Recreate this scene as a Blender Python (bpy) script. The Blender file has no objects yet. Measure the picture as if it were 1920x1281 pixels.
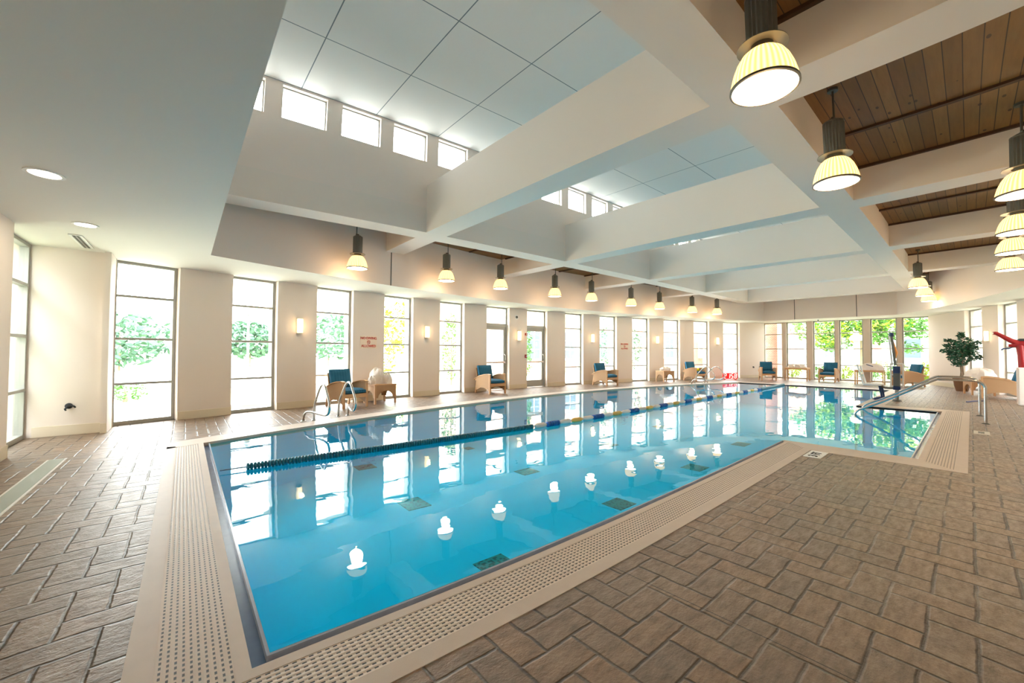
import bpy, math, random
from mathutils import Matrix, Vector
from math import sin, cos, pi, radians as R, sqrt
random.seed(7)
SC = bpy.context.scene
COL = SC.collection

# ---------------------------------------------------------------- camera (ultra wide lens with its own barrel distortion)
cd = bpy.data.cameras.new('camera'); cam = bpy.data.objects.new('camera', cd); COL.objects.link(cam); SC.camera = cam
CM = [[0.7684485216735144, -0.6398943017432516, 0.004706605391000365],
      [-0.019242482527107425, -0.01575527017446586, 0.9996907013311283],
      [0.6396222294479641, 0.7683014083406629, 0.02442026899462523]]
EYE = 1.35
cam.matrix_world = Matrix(((CM[0][0], CM[1][0], -CM[2][0], 0), (CM[0][1], CM[1][1], -CM[2][1], 0),
                           (CM[0][2], CM[1][2], -CM[2][2], EYE), (0, 0, 0, 1)))
cd.type = 'PANO'; cd.panorama_type = 'FISHEYE_LENS_POLYNOMIAL'; cd.fisheye_fov = pi * .98
cd.fisheye_polynomial_k0 = 0
cd.fisheye_polynomial_k1, cd.fisheye_polynomial_k2, cd.fisheye_polynomial_k3, cd.fisheye_polynomial_k4 = (
    -0.06936155550012953, 8.969312241822762e-05, 7.562807905775484e-05, -1.4510451638272376e-06)
cd.sensor_fit = 'HORIZONTAL'; cd.sensor_width = 36; cd.sensor_height = 36 * 1281 / 1920
cd.clip_end = 500

# ---------------------------------------------------------------- sky, sun, exposure
SKY = 15.0
w = bpy.data.worlds.new('world'); SC.world = w; w.use_nodes = True
nt = w.node_tree; nt.nodes.clear()
bg = nt.nodes.new('ShaderNodeBackground'); wo = nt.nodes.new('ShaderNodeOutputWorld')
tc = nt.nodes.new('ShaderNodeTexCoord'); sx = nt.nodes.new('ShaderNodeSeparateXYZ'); cr = nt.nodes.new('ShaderNodeValToRGB')
cr.color_ramp.elements[0].position = 0.0; cr.color_ramp.elements[0].color = (1.0, .98, .96, 1)
cr.color_ramp.elements[1].position = 0.6; cr.color_ramp.elements[1].color = (.90, .95, 1.0, 1)
nt.links.new(tc.outputs['Generated'], sx.inputs[0]); nt.links.new(sx.outputs['Z'], cr.inputs[0])
nt.links.new(cr.outputs[0], bg.inputs[0]); bg.inputs[1].default_value = SKY
nt.links.new(bg.outputs[0], wo.inputs[0])
sd = bpy.data.lights.new('sun', 'SUN'); so = bpy.data.objects.new('sun', sd); COL.objects.link(so)
sd.energy = 8; sd.angle = R(1.0); sd.color = (1, .96, .88)
so.rotation_euler = Vector((-.45, -.10, -.88)).to_track_quat('-Z', 'Y').to_euler()
def portal(name, loc, rot, sx_, sy_):
    d = bpy.data.lights.new(name, 'AREA'); d.shape = 'RECTANGLE'; d.size = sx_; d.size_y = sy_
    d.cycles.is_portal = True
    o = bpy.data.objects.new(name, d); COL.objects.link(o); o.location = loc; o.rotation_euler = rot
portal('sky_portal', (10, 12.2, 1.5), (R(-90), 0, 0), 27, 3.0)
portal('sky_portal', (24.6, 4.5, 1.5), (0, R(90), 0), 3.0, 9)
portal('sky_portal', (19, -2.4, 1.5), (R(90), 0, 0), 9, 3.0)
portal('sky_portal', (10.4, 7.7, 5.5), (R(-90), 0, 0), 20.5, .8)
vs = SC.view_settings
vs.view_transform = 'Standard'; vs.look = 'None'; vs.gamma = 1; vs.exposure = 0.36; vs.use_curve_mapping = False
SC.cycles.use_adaptive_sampling = True; SC.cycles.adaptive_threshold = .02; SC.cycles.max_bounces = 9; SC.cycles.diffuse_bounces = 6; SC.cycles.glossy_bounces = 4
SC.cycles.transparent_max_bounces = 16; SC.cycles.transmission_bounces = 6
SC.cycles.sample_clamp_indirect = 8; SC.cycles.use_denoising = True
SC.cycles.caustics_reflective = False; SC.cycles.caustics_refractive = False

# ---------------------------------------------------------------- materials
def srgb(r, g, b):
    f = lambda c: c / 12.92 if c <= .04045 else ((c + .055) / 1.055) ** 2.4
    return (f(r / 255), f(g / 255), f(b / 255), 1)
class NT:
    def __init__(s, name):
        s.m = bpy.data.materials.new(name); s.m.use_nodes = True; s.t = s.m.node_tree; s.t.nodes.clear()
        s.o = s.n('OutputMaterial')
    def n(s, k, **kw):
        x = s.t.nodes.new('ShaderNode' + k)
        for a, b in kw.items(): setattr(x, a, b)
        return x
    def l(s, a, b): s.t.links.new(a, b)
    def put(s, sock, v):
        if hasattr(v, 'links') or isinstance(v, bpy.types.NodeSocket): s.l(v, sock)
        else: sock.default_value = v
    def math(s, op, a, b=None, c=None):
        x = s.n('Math', operation=op); s.put(x.inputs[0], a)
        if b is not None: s.put(x.inputs[1], b)
        if c is not None: s.put(x.inputs[2], c)
        return x.outputs[0]
    def mix(s, f, a, b, mode='MIX'):
        x = s.n('Mix', data_type='RGBA', blend_type=mode); s.put(x.inputs[0], f); s.put(x.inputs[6], a); s.put(x.inputs[7], b)
        return x.outputs[2]
    def noise(s, vec, scale, detail=3, rough=.5):
        x = s.n('TexNoise'); s.l(vec, x.inputs['Vector']); x.inputs['Scale'].default_value = scale
        x.inputs['Detail'].default_value = detail; x.inputs['Roughness'].default_value = rough
        return x.outputs['Fac']
    def coord(s, k='Object'): return s.n('TexCoord').outputs[k]
    def bump(s, h, strength, dist=.01):
        x = s.n('Bump'); s.put(x.inputs['Height'], h); x.inputs['Strength'].default_value = strength; x.inputs['Distance'].default_value = dist
        return x.outputs[0]
    def bsdf(s, col, rough=.5, metal=0, normal=None, emis=None, es=0, spec=None):
        b = s.n('BsdfPrincipled'); s.put(b.inputs['Base Color'], col); s.put(b.inputs['Roughness'], rough); s.put(b.inputs['Metallic'], metal)
        if normal is not None: s.l(normal, b.inputs['Normal'])
        if emis is not None: s.put(b.inputs['Emission Color'], emis); b.inputs['Emission Strength'].default_value = es
        if spec is not None: b.inputs['Specular IOR Level'].default_value = spec
        s.l(b.outputs[0], s.o.inputs[0]); return b
def plain(name, col, rough=.6, metal=0, var=.06, scale=3, bump=0, spec=None):
    t = NT(name); c = t.coord(); f = t.noise(c, scale)
    d = tuple(max(0, x * (1 - var)) for x in col[:3]) + (1,); e = tuple(min(1, x * (1 + var)) for x in col[:3]) + (1,)
    k = t.mix(f, d, e)
    nrm = t.bump(t.noise(c, scale * 40, 2), bump) if bump else None
    t.bsdf(k, rough, metal, nrm, spec=spec); return t.m
def emit(name, col, s):
    t = NT(name); t.bsdf(col, .5, emis=col, es=s); return t.m
M = {}
M['wall'] = plain('wall_paint', srgb(232, 221, 212), .75, var=.02, scale=1.2, bump=.03)
M['beam'] = plain('beam_paint', srgb(228, 220, 211), .75, var=.02, scale=1.2)
M['soffit'] = plain('soffit_paint', srgb(226, 222, 214), .8, var=.015, scale=.8)
M['base'] = plain('baseboard_vinyl', srgb(224, 212, 190), .5, var=.02)
M['alu'] = plain('window_aluminium', srgb(165, 166, 160), .4, .35, var=.03)
M['post'] = plain('post_paint', srgb(205, 192, 180), .6, var=.02)
M['steel'] = plain('polished_steel', srgb(190, 190, 188), .22, .95, var=.02)
M['dark'] = plain('dark_metal', srgb(96, 98, 94), .45, .5, var=.05)
M['darker'] = plain('black_rubber', srgb(38, 42, 48), .6, var=.1)
M['white'] = plain('white_plastic', srgb(235, 235, 232), .45, var=.02)
M['red'] = plain('red_plastic', srgb(150, 22, 30), .4, var=.08)
M['yellow'] = plain('yellow_towel', srgb(245, 225, 40), .8, var=.05)
M['navy'] = plain('navy_plastic', srgb(20, 48, 92), .4, var=.06)
M['orange'] = plain('orange_webbing', srgb(226, 160, 90), .7, var=.06)
M['towel'] = plain('towel_cotton', srgb(240, 232, 226), .95, var=.06, scale=18, bump=.5)
M['pot'] = plain('brown_pot', srgb(120, 86, 62), .6, var=.12, scale=6)
M['bark'] = plain('bark', srgb(150, 132, 112), .9, var=.25, scale=14, bump=.5)
M['soil'] = plain('soil', srgb(60, 46, 36), .95, var=.3, scale=20)
M['coping'] = plain('coping_stone', srgb(202, 186, 172), .5, var=.07, scale=9, bump=.05)
M['gutter'] = plain('gutter_tile', srgb(84, 112, 150), .25, .0, var=.2, scale=12)
M['lip'] = plain('lip_tile', srgb(170, 180, 200), .2, 0, var=.15, scale=14)
M['signw'] = plain('sign_panel', srgb(236, 222, 204), .6, var=.01)
M['signr'] = plain('red_letters', srgb(205, 70, 60), .6, var=.03)
M['roofing'] = plain('roof_membrane', srgb(180, 180, 178), .9)
M['strip'] = plain('drain_grille', srgb(158, 168, 160), .45, .1, var=.06)
M['ivory'] = plain('ivory_trim', srgb(214, 208, 196), .5, var=.03)
M['grassy'] = plain('lawn', srgb(188, 196, 160), .95, var=.3, scale=.6)
M['paving'] = plain('paving', srgb(220, 214, 204), .9, var=.08, scale=.5)
M['render'] = plain('pale_render', srgb(236, 226, 220), .9, var=.04)
M['roof'] = plain('roof_shingle', srgb(150, 128, 120), .9, var=.15, scale=3)
M['shade_glass'] = plain('window_dark_glass', srgb(84, 96, 110), .2, var=.2)
M['leafd'] = plain('leaf_dark', srgb(30, 84, 62), .6, var=.35, scale=5)
M['leafm'] = plain('leaf_green', srgb(62, 112, 28), .6, var=.3, scale=3)
M['leafy'] = plain('leaf_yellow_green', srgb(122, 150, 14), .6, var=.25, scale=3)
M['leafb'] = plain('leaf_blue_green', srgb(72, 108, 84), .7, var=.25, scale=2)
M['tealdisc'] = plain('teal_float', srgb(14, 110, 132), .35, var=.08)
M['bluedisc'] = plain('blue_float', srgb(28, 92, 168), .35, var=.06)
M['yeldisc'] = plain('amber_float', srgb(232, 190, 96), .4, var=.06)
M['whidisc'] = plain('white_float', srgb(232, 228, 222), .4, var=.03)
M['cable'] = plain('rope_cable', srgb(70, 120, 140), .5)
M['silver'] = plain('silver_lamp_body', srgb(118, 120, 116), .4, .55, var=.05)

def mat_ceiling_panel():
    t = NT('ceiling_panels'); c = t.n('SeparateXYZ'); t.l(t.coord(), c.inputs[0])
    x = t.math('MULTIPLY', t.math('SUBTRACT', c.outputs[0], 1.42), 1 / 1.32)
    y = t.math('MULTIPLY', t.math('SUBTRACT', c.outputs[1], 3.0), 1 / 1.435)
    def ln(v, wd):
        f = t.math('FRACT', t.math('ADD', v, 20.5)); return t.math('LESS_THAN', t.math('ABSOLUTE', t.math('SUBTRACT', f, .5)), wd)
    g = t.math('MAXIMUM', ln(x, .006), ln(y, .0055))
    k = t.mix(g, srgb(228, 224, 218), srgb(120, 128, 132))
    t.bsdf(k, .8); return t.m
M['panel'] = mat_ceiling_panel()
def mat_wood(name, cols, wd=.122, rough=.55):
    t = NT(name); c = t.n('SeparateXYZ'); oc = t.coord(); t.l(oc, c.inputs[0])
    y = t.math('DIVIDE', c.outputs[1], wd); idx = t.math('FLOOR', y); fr = t.math('FRACT', y)
    wn = t.n('TexWhiteNoise', noise_dimensions='1D'); t.l(idx, wn.inputs['W'])
    mp = t.n('Mapping'); t.l(oc, mp.inputs[0]); mp.inputs['Scale'].default_value = (1.2, 14, 1)
    g = t.noise(mp.outputs[0], 2.2, 5, .6)
    mp2 = t.n('Mapping'); t.l(oc, mp2.inputs[0]); mp2.inputs['Scale'].default_value = (3.2, 7.5, 1)
    v = t.n('TexVoronoi'); t.l(mp2.outputs[0], v.inputs['Vector']); v.inputs['Scale'].default_value = 1.0
    knot = t.math('LESS_THAN', v.outputs['Distance'], .11)
    a = t.mix(wn.outputs['Value'], cols[0], cols[1]); b = t.mix(t.math('MULTIPLY', g, .75), a, cols[2])
    b = t.mix(t.math('MULTIPLY', knot, .8), b, cols[3])
    seam = t.math('LESS_THAN', fr, .06); b = t.mix(seam, b, cols[3])
    t.bsdf(b, rough); return t.m
M['wood'] = mat_wood('knotty_pine', (srgb(158, 116, 62), srgb(126, 90, 48), srgb(92, 62, 30), srgb(44, 30, 16)))
M['batten'] = plain('dark_wood_batten', srgb(70, 44, 28), .6, var=.1)
M['oak'] = plain('light_oak', srgb(206, 164, 122), .5, var=.08, scale=9)
def mat_wicker():
    t = NT('woven_wicker'); c = t.coord(); w1 = t.n('TexWave'); t.l(c, w1.inputs['Vector']); w1.inputs['Scale'].default_value = 38; w1.bands_direction = 'Z'
    w2 = t.n('TexWave'); t.l(c, w2.inputs['Vector']); w2.inputs['Scale'].default_value = 30; w2.bands_direction = 'DIAGONAL'
    h = t.math('MULTIPLY', w1.outputs['Fac'], w2.outputs['Fac'])
    k = t.mix(h, srgb(176, 138, 100), srgb(218, 184, 148)); t.bsdf(k, .7, normal=t.bump(h, .5)); return t.m
M['wicker'] = mat_wicker()
def mat_cushion():
    t = NT('teal_striped_fabric'); c = t.n('SeparateXYZ'); oc = t.coord(); t.l(oc, c.inputs[0])
    s_ = t.math('FRACT', t.math('MULTIPLY', c.outputs[0], 14)); st = t.math('LESS_THAN', s_, .16)
    k = t.mix(t.noise(oc, 5), srgb(16, 86, 122), srgb(28, 106, 142)); k = t.mix(t.math('MULTIPLY', st, .35), k, srgb(70, 140, 165))
    t.bsdf(k, .85, normal=t.bump(t.noise(oc, 180, 2), .3)); return t.m
M['cushion'] = mat_cushion()
def mat_deck():
    t = NT('stamped_concrete'); oc = t.coord(); S = .16
    wob = t.n('TexNoise'); t.l(oc, wob.inputs['Vector']); wob.inputs['Scale'].default_value = 9; wob.inputs['Detail'].default_value = 2
    off = t.n('VectorMath', operation='SUBTRACT'); t.l(wob.outputs['Color'], off.inputs[0]); off.inputs[1].default_value = (.5, .5, .5)
    sc_ = t.n('VectorMath', operation='SCALE'); t.l(off.outputs[0], sc_.inputs[0]); sc_.inputs['Scale'].default_value = .02
    ad = t.n('VectorMath', operation='ADD'); t.l(oc, ad.inputs[0]); t.l(sc_.outputs[0], ad.inputs[1])
    s = t.n('SeparateXYZ'); t.l(ad.outputs[0], s.inputs[0])
    x = t.math('ADD', t.math('DIVIDE', s.outputs[0], S), 200); y = t.math('ADD', t.math('DIVIDE', s.outputs[1], S), 200)
    i = t.math('FLOOR', x); j = t.math('FLOOR', y); u = t.math('SUBTRACT', x, i); v = t.math('SUBTRACT', y, j)
    k = t.math('FLOORED_MODULO', t.math('SUBTRACT', i, j), 4)
    eq = lambda n: t.math('COMPARE', k, n, .1)
    k0, k1, k2, k3 = eq(0), eq(1), eq(2), eq(3)
    big = lambda d, m: t.math('ADD', d, t.math('MULTIPLY', m, 9))
    dl = big(u, k1); dr = big(t.math('SUBTRACT', 1, u), k0); db = big(v, k2); dt = big(t.math('SUBTRACT', 1, v), k3)
    d = t.math('MINIMUM', t.math('MINIMUM', dl, dr), t.math('MINIMUM', db, dt))
    ms = t.n('MapRange', interpolation_type='SMOOTHSTEP'); t.l(d, ms.inputs[0]); ms.inputs[1].default_value = .015; ms.inputs[2].default_value = .075
    jt = ms.outputs[0]
    bi = t.math('SUBTRACT', i, k1); bj = t.math('SUBTRACT', j, k2)
    cb = t.n('CombineXYZ'); t.l(bi, cb.inputs[0]); t.l(bj, cb.inputs[1])
    wn = t.n('TexWhiteNoise', noise_dimensions='2D'); t.l(cb.outputs[0], wn.inputs['Vector'])
    n1 = t.noise(oc, 1.1, 4, .6); mps = t.n('Mapping'); t.l(oc, mps.inputs[0]); mps.inputs['Scale'].default_value = (.55, 1.5, 1); n2 = t.noise(mps.outputs[0], 15, 6, .7); n3 = t.noise(oc, 55, 3, .6)
    c1 = t.mix(wn.outputs['Value'], srgb(120, 92, 68), srgb(154, 114, 74))
    c2 = t.mix(t.math('MULTIPLY', n1, .9), c1, srgb(146, 134, 122))
    c3 = t.mix(t.math('MULTIPLY', t.math('SUBTRACT', n2, .38), 2.0), c2, srgb(66, 54, 42))
    # grey film in some joints, dark in the others
    fl = t.n('MapRange'); t.l(t.noise(oc, 1.7, 2), fl.inputs[0]); fl.inputs[1].default_value = .5; fl.inputs[2].default_value = .68
    jc = t.mix(fl.outputs[0], srgb(70, 60, 52), srgb(140, 130, 120))
    s0 = t.n('SeparateXYZ'); t.l(oc, s0.inputs[0])
    saw = t.math('MULTIPLY', t.math('COMPARE', s0.outputs[0], 2.115, .003), t.math('LESS_THAN', s0.outputs[1], 1.56))
    col = t.mix(saw, t.mix(jt, jc, c3), srgb(40, 34, 30))
    h = t.math('ADD', t.math('MULTIPLY', jt, .7), t.math('ADD', t.math('MULTIPLY', n2, .55), t.math('MULTIPLY', n3, .3)))
    rg = t.n('MapRange'); t.l(n2, rg.inputs[0]); rg.inputs[1].default_value = .3; rg.inputs[2].default_value = .7; rg.inputs[3].default_value = .30; rg.inputs[4].default_value = .55
    nb = t.bump(h, .8, .014); b = t.bsdf(col, rg.outputs[0], normal=nb); b.inputs['Coat Weight'].default_value = .18; b.inputs['Coat Roughness'].default_value = .34; t.l(nb, b.inputs['Coat Normal']); return t.m
M['deck'] = mat_deck()
def mat_grate(name, along):
    # rows of slots in a moulded plastic grating; along = 'x' or 'y' is the running direction
    t = NT(name); s = t.n('SeparateXYZ'); oc = t.coord(); t.l(oc, s.inputs[0])
    a, b = (s.outputs[0], s.outputs[1]) if along == 'x' else (s.outputs[1], s.outputs[0])
    fb = t.math('FRACT', t.math('DIVIDE', t.math('ADD', b, 50), .0265)); fa = t.math('FRACT', t.math('DIVIDE', t.math('ADD', a, 50), .034))
    hb = t.math('LESS_THAN', t.math('ABSOLUTE', t.math('SUBTRACT', fb, .5)), .17)
    ha = t.math('LESS_THAN', t.math('ABSOLUTE', t.math('SUBTRACT', fa, .5)), .27)
    hole = t.math('MULTIPLY', hb, ha)
    rib = t.math('ABSOLUTE', t.math('SUBTRACT', fb, .5))
    k = t.mix(t.noise(oc, 3), srgb(214, 196, 178), srgb(200, 184, 170)); k = t.mix(hole, k, srgb(24, 26, 30))
    t.bsdf(k, .5, normal=t.bump(t.math('MULTIPLY', rib, 2), .4, .004)); return t.m
M['grate_x'] = mat_grate('gutter_grating_long', 'x'); M['grate_y'] = mat_grate('gutter_grating_cross', 'y')
def two_sided_ior(t, n):
    # the same reflectance from either side of the sheet
    g = t.n('NewGeometry').outputs['Backfacing']
    return t.math('ADD', t.math('MULTIPLY', g, 1 / n - n), n)
def mat_water():
    t = NT('pool_water'); oc = t.coord()
    mp = t.n('Mapping'); t.l(oc, mp.inputs[0]); mp.inputs['Scale'].default_value = (1, 1.5, 1)
    h = t.math('ADD', t.noise(mp.outputs[0], .9, 2), t.math('MULTIPLY', t.noise(mp.outputs[0], 4.5, 1), .12))
    nrm = t.bump(h, .25, .02)
    fr = t.n('Fresnel'); t.l(two_sided_ior(t, 1.40), fr.inputs['IOR']); t.l(nrm, fr.inputs['Normal'])
    tr = t.n('BsdfTransparent'); tr.inputs[0].default_value = (.15, .88, 1.0, 1)
    gl = t.n('BsdfGlossy'); gl.inputs['Roughness'].default_value = .0; gl.inputs[0].default_value = (.95, .98, 1, 1); t.l(nrm, gl.inputs['Normal'])
    mx = t.n('MixShader'); t.l(fr.outputs[0], mx.inputs[0]); t.l(tr.outputs[0], mx.inputs[1]); t.l(gl.outputs[0], mx.inputs[2])
    t.l(mx.outputs[0], t.o.inputs[0]); return t.m
M['water'] = mat_water()
def mat_basin():
    t = NT('pool_plaster'); oc = t.coord()
    k = t.mix(t.noise(oc, 1.2, 3), srgb(112, 216, 250), srgb(124, 224, 255)); t.bsdf(k, .7); return t.m
M['basin'] = mat_basin()
def mat_mosaic():
    t = NT('dark_green_mosaic'); s = t.n('SeparateXYZ'); oc = t.coord(); t.l(oc, s.inputs[0])
    i = t.math('FLOOR', t.math('DIVIDE', s.outputs[0], .028)); j = t.math('FLOOR', t.math('DIVIDE', s.outputs[1], .028))
    cb = t.n('CombineXYZ'); t.l(i, cb.inputs[0]); t.l(j, cb.inputs[1]); wn = t.n('TexWhiteNoise', noise_dimensions='2D'); t.l(cb.outputs[0], wn.inputs['Vector'])
    k = t.mix(t.math('LESS_THAN', wn.outputs['Value'], .3), srgb(48, 120, 116), srgb(10, 26, 30)); t.bsdf(k, .4); return t.m
M['mosaic'] = mat_mosaic()
def mat_glass():
    t = NT('clear_glass'); fr = t.n('Fresnel'); t.l(two_sided_ior(t, 1.45), fr.inputs['IOR'])
    tr = t.n('BsdfTransparent'); tr.inputs[0].default_value = (.96, .98, .97, 1); gl = t.n('BsdfGlossy'); gl.inputs['Roughness'].default_value = 0
    mx = t.n('MixShader'); t.l(fr.outputs[0], mx.inputs[0]); t.l(tr.outputs[0], mx.inputs[1]); t.l(gl.outputs[0], mx.inputs[2]); t.l(mx.outputs[0], t.o.inputs[0]); return t.m
M['glass'] = mat_glass()
def mat_brick(name, a, b, mo):
    t = NT(name); br = t.n('TexBrick'); mp = t.n('Mapping'); t.l(t.coord(), mp.inputs[0]); mp.inputs['Rotation'].default_value = (R(90), 0, 0)
    s = t.n('SeparateXYZ'); t.l(t.coord(), s.inputs[0]); cb = t.n('CombineXYZ'); t.l(t.math('ADD', s.outputs[0], s.outputs[1]), cb.inputs[0]); t.l(s.outputs[2], cb.inputs[1])
    t.l(cb.outputs[0], br.inputs['Vector']); br.inputs['Scale'].default_value = 4.2; br.inputs['Color1'].default_value = a; br.inputs['Color2'].default_value = b; br.inputs['Mortar'].default_value = mo
    t.bsdf(br.outputs[0], .9); return t.m
M['brick'] = mat_brick('pink_brick', srgb(196, 140, 122), srgb(176, 120, 104), srgb(214, 200, 190))
M['brickgrey'] = mat_brick('grey_brick', srgb(150, 142, 134), srgb(128, 120, 114), srgb(176, 170, 164))
def mat_siding():
    t = NT('white_siding'); s = t.n('SeparateXYZ'); t.l(t.coord(), s.inputs[0]); f = t.math('FRACT', t.math('DIVIDE', s.outputs[2], .2))
    t.bsdf(t.mix(t.math('LESS_THAN', f, .12), srgb(238, 238, 236), srgb(150, 154, 158)), .8); return t.m
M['siding'] = mat_siding()
M['lampglow'] = emit('lit_lamp_shade', (1.0, .72, .36, 1), 3.2)
M['lampcore'] = emit('lit_lamp_diffuser', (1.0, .90, .70, 1), 9)
M['sconceglow'] = emit('lit_sconce', (1.0, .74, .40, 1), 2.2)
M['downglow'] = emit('lit_downlight', (1.0, .90, .74, 1), 7)
M['led'] = emit('red_digits', (1.0, .62, .55, 1), 1.6)
M['ledpanel'] = emit('lit_clock_face', (.8, .01, .015, 1), .5)
def mat_lampshade():
    t = NT('prismatic_lamp_shade'); c = t.n('SeparateXYZ'); t.l(t.coord(), c.inputs[0])
    an = t.math('ARCTAN2', c.outputs[1], c.outputs[0]); rib = t.math('MULTIPLY', t.math('ADD', t.math('SINE', t.math('MULTIPLY', an, 36)), 1), .5)
    k = t.mix(rib, (1.0, .48, .10, 1), (1.0, .70, .30, 1))
    t.bsdf(k, .4, emis=k, es=2.0); return t.m
M['lampglow'] = mat_lampshade()

# ---------------------------------------------------------------- mesh helpers
class MB:
    def __init__(s): s.v = []; s.f = []
    def add(s, vs_, fs):
        n = len(s.v); s.v += [tuple(p) for p in vs_]; s.f += [tuple(i + n for i in f) for f in fs]; return s
    def box(s, x0, y0, z0, x1, y1, z1):
        return s.add([(x0, y0, z0), (x1, y0, z0), (x1, y1, z0), (x0, y1, z0), (x0, y0, z1), (x1, y0, z1), (x1, y1, z1), (x0, y1, z1)],
                     [(0, 3, 2, 1), (4, 5, 6, 7), (0, 1, 5, 4), (1, 2, 6, 5), (2, 3, 7, 6), (3, 0, 4, 7)])
    def bar(s, a, b, w_, h, up=(0, 0, 1)):
        a, b = Vector(a), Vector(b); d = (b - a).normalized(); u = Vector(up)
        if abs(d.dot(u)) > .99: u = Vector((0, 1, 0))
        r = d.cross(u).normalized() * (w_ / 2); q = r.cross(d).normalized() * (h / 2)
        vs_ = [p + i * r + j * q for p in (a, b) for i, j in ((-1, -1), (1, -1), (1, 1), (-1, 1))]
        return s.add(vs_, [(0, 1, 2, 3), (7, 6, 5, 4), (0, 4, 5, 1), (1, 5, 6, 2), (2, 6, 7, 3), (3, 7, 4, 0)])
    def prism(s, poly, z0, z1):
        n = len(poly)
        return s.add([(x, y, z0) for x, y in poly] + [(x, y, z1) for x, y in poly],
                     [tuple(range(n))[::-1], tuple(range(n, 2 * n))] + [(i, (i + 1) % n, n + (i + 1) % n, n + i) for i in range(n)])
    def quad(s, *p): return s.add(p, [tuple(range(len(p)))])
    def tube(s, path, r, seg=10, cap=True):
        P = [Vector(p) for p in path]; rr = r if isinstance(r, (list, tuple)) else [r] * len(P); vs_ = []; nrm = None
        for i, p in enumerate(P):
            d = (P[min(i + 1, len(P) - 1)] - P[max(i - 1, 0)]).normalized()
            if nrm is None:
                nrm = d.cross(Vector((0, 0, 1)) if abs(d.z) < .9 else Vector((0, 1, 0))).normalized()
            nrm = (nrm - d * nrm.dot(d)).normalized(); b = d.cross(nrm)
            vs_ += [p + rr[i] * (cos(2 * pi * k / seg) * nrm + sin(2 * pi * k / seg) * b) for k in range(seg)]
        n = len(P); fs = [(i * seg + k, i * seg + (k + 1) % seg, (i + 1) * seg + (k + 1) % seg, (i + 1) * seg + k) for i in range(n - 1) for k in range(seg)]
        if cap: fs += [tuple(range(seg))[::-1], tuple((n - 1) * seg + k for k in range(seg))]
        return s.add(vs_, fs)
    def lathe(s, prof, c=(0, 0, 0), seg=24, close=False):
        n = len(prof); vs_ = [(c[0] + r * cos(2 * pi * k / seg), c[1] + r * sin(2 * pi * k / seg), c[2] + z) for r, z in prof for k in range(seg)]
        fs = [(i * seg + k, i * seg + (k + 1) % seg, (i + 1) * seg + (k + 1) % seg, (i + 1) * seg + k) for i in range(n - 1) for k in range(seg)]
        if prof[0][0] > 1e-4 and not close: fs.append(tuple(range(seg))[::-1])
        if prof[-1][0] > 1e-4 and not close: fs.append(tuple((n - 1) * seg + k for k in range(seg)))
        return s.add(vs_, fs)
    def build(s, name, mat, parent=None, smooth=False, bevel=0, loc=None):
        me = bpy.data.meshes.new(name); me.from_pydata(s.v, [], s.f); me.materials.append(M[mat] if isinstance(mat, str) else mat)
        me.validate(); me.update()
        if smooth:
            for p in me.polygons: p.use_smooth = True
            try: me.set_sharp_from_angle(angle=R(40))
            except Exception: pass
        o = bpy.data.objects.new(name, me); COL.objects.link(o)
        if bevel:
            b = o.modifiers.new('bevel', 'BEVEL'); b.width = bevel; b.segments = 2; b.limit_method = 'ANGLE'
        if parent: o.parent = parent
        if loc: o.location = loc
        return o
def tag(o, label=None, cat=None, group=None, kind=None):
    if label: o['label'] = label
    if cat: o['category'] = cat
    if group: o['group'] = group
    if kind: o['kind'] = kind
    return o
def empty(name, loc=(0, 0, 0), rz=0, **kw):
    o = bpy.data.objects.new(name, None); COL.objects.link(o); o.location = loc; o.rotation_euler.z = rz; o.empty_display_size = .1
    return tag(o, **kw)
def copy_tree(o, parent=None):
    c = o.copy(); COL.objects.link(c); c.parent = parent
    for ch in [x for x in COL.objects if x.parent == o]: copy_tree(ch, c)
    return c
def struct(o): o['kind'] = 'structure'; return o
def fill(x0, y0, x1, y1, z): return [(x0, y0, z), (x1, y0, z), (x1, y1, z), (x0, y1, z)]
def text_mesh(s, size, depth=.004):
    cu = bpy.data.curves.new('t', 'FONT'); cu.body = s; cu.size = size; cu.extrude = depth; cu.align_x = 'CENTER'; cu.align_y = 'CENTER'; cu.offset = size * .012
    o = bpy.data.objects.new('t', cu); COL.objects.link(o); dg = bpy.context.evaluated_depsgraph_get()
    me = bpy.data.meshes.new_from_object(o.evaluated_get(dg)); bpy.data.objects.remove(o); bpy.data.curves.remove(cu)
    return me
def text_obj(s, size, mat, parent, loc=(0, 0, 0), rot=(0, 0, 0), name='lettering', sx_=1):
    me = text_mesh(s, size); me.materials.clear(); me.materials.append(M[mat]); o = bpy.data.objects.new(name, me); COL.objects.link(o)
    o.parent = parent; o.location = loc; o.rotation_euler = rot; o.scale = (sx_, 1, 1); return o

# ---------------------------------------------------------------- plan
CX, CY, RW = 9.6, -20.04, 31.4           # window wall (inner face) arc
def wl(a, r=RW): a = R(a); return (CX + r * sin(a), CY + r * cos(a))
def mir(p): return (p[0], 9 - p[1])
def yl(x, r=RW): return CY + sqrt(r * r - (x - CX) ** 2)
def yr(x, r=RW): return 9 - yl(x, r)
def yf(x): return -16.66 + sqrt(26.78 ** 2 - (x - 10.3) ** 2)     # fascia arc
def yg(x): return -1.5 + 27 - sqrt(729 - (x - 9) ** 2)            # fascia arc on the right
def yp(x, d=0): return -16.08 + sqrt((25.26 + d) ** 2 - (x - 9.99) ** 2)   # pool's curved edge
XN, XF = -1.86, 24.2                     # end walls
ZS, ZB, ZW, ZC, ZT = 2.92, 3.72, 4.22, 4.69, 5.787   # soffit, beam underside, pine ceiling, cross beam top, clerestory ceiling
def frange(a, b, st):
    n = max(1, int(round((b - a) / st))); return [a + (b - a) * i / n for i in range(n + 1)]

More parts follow.
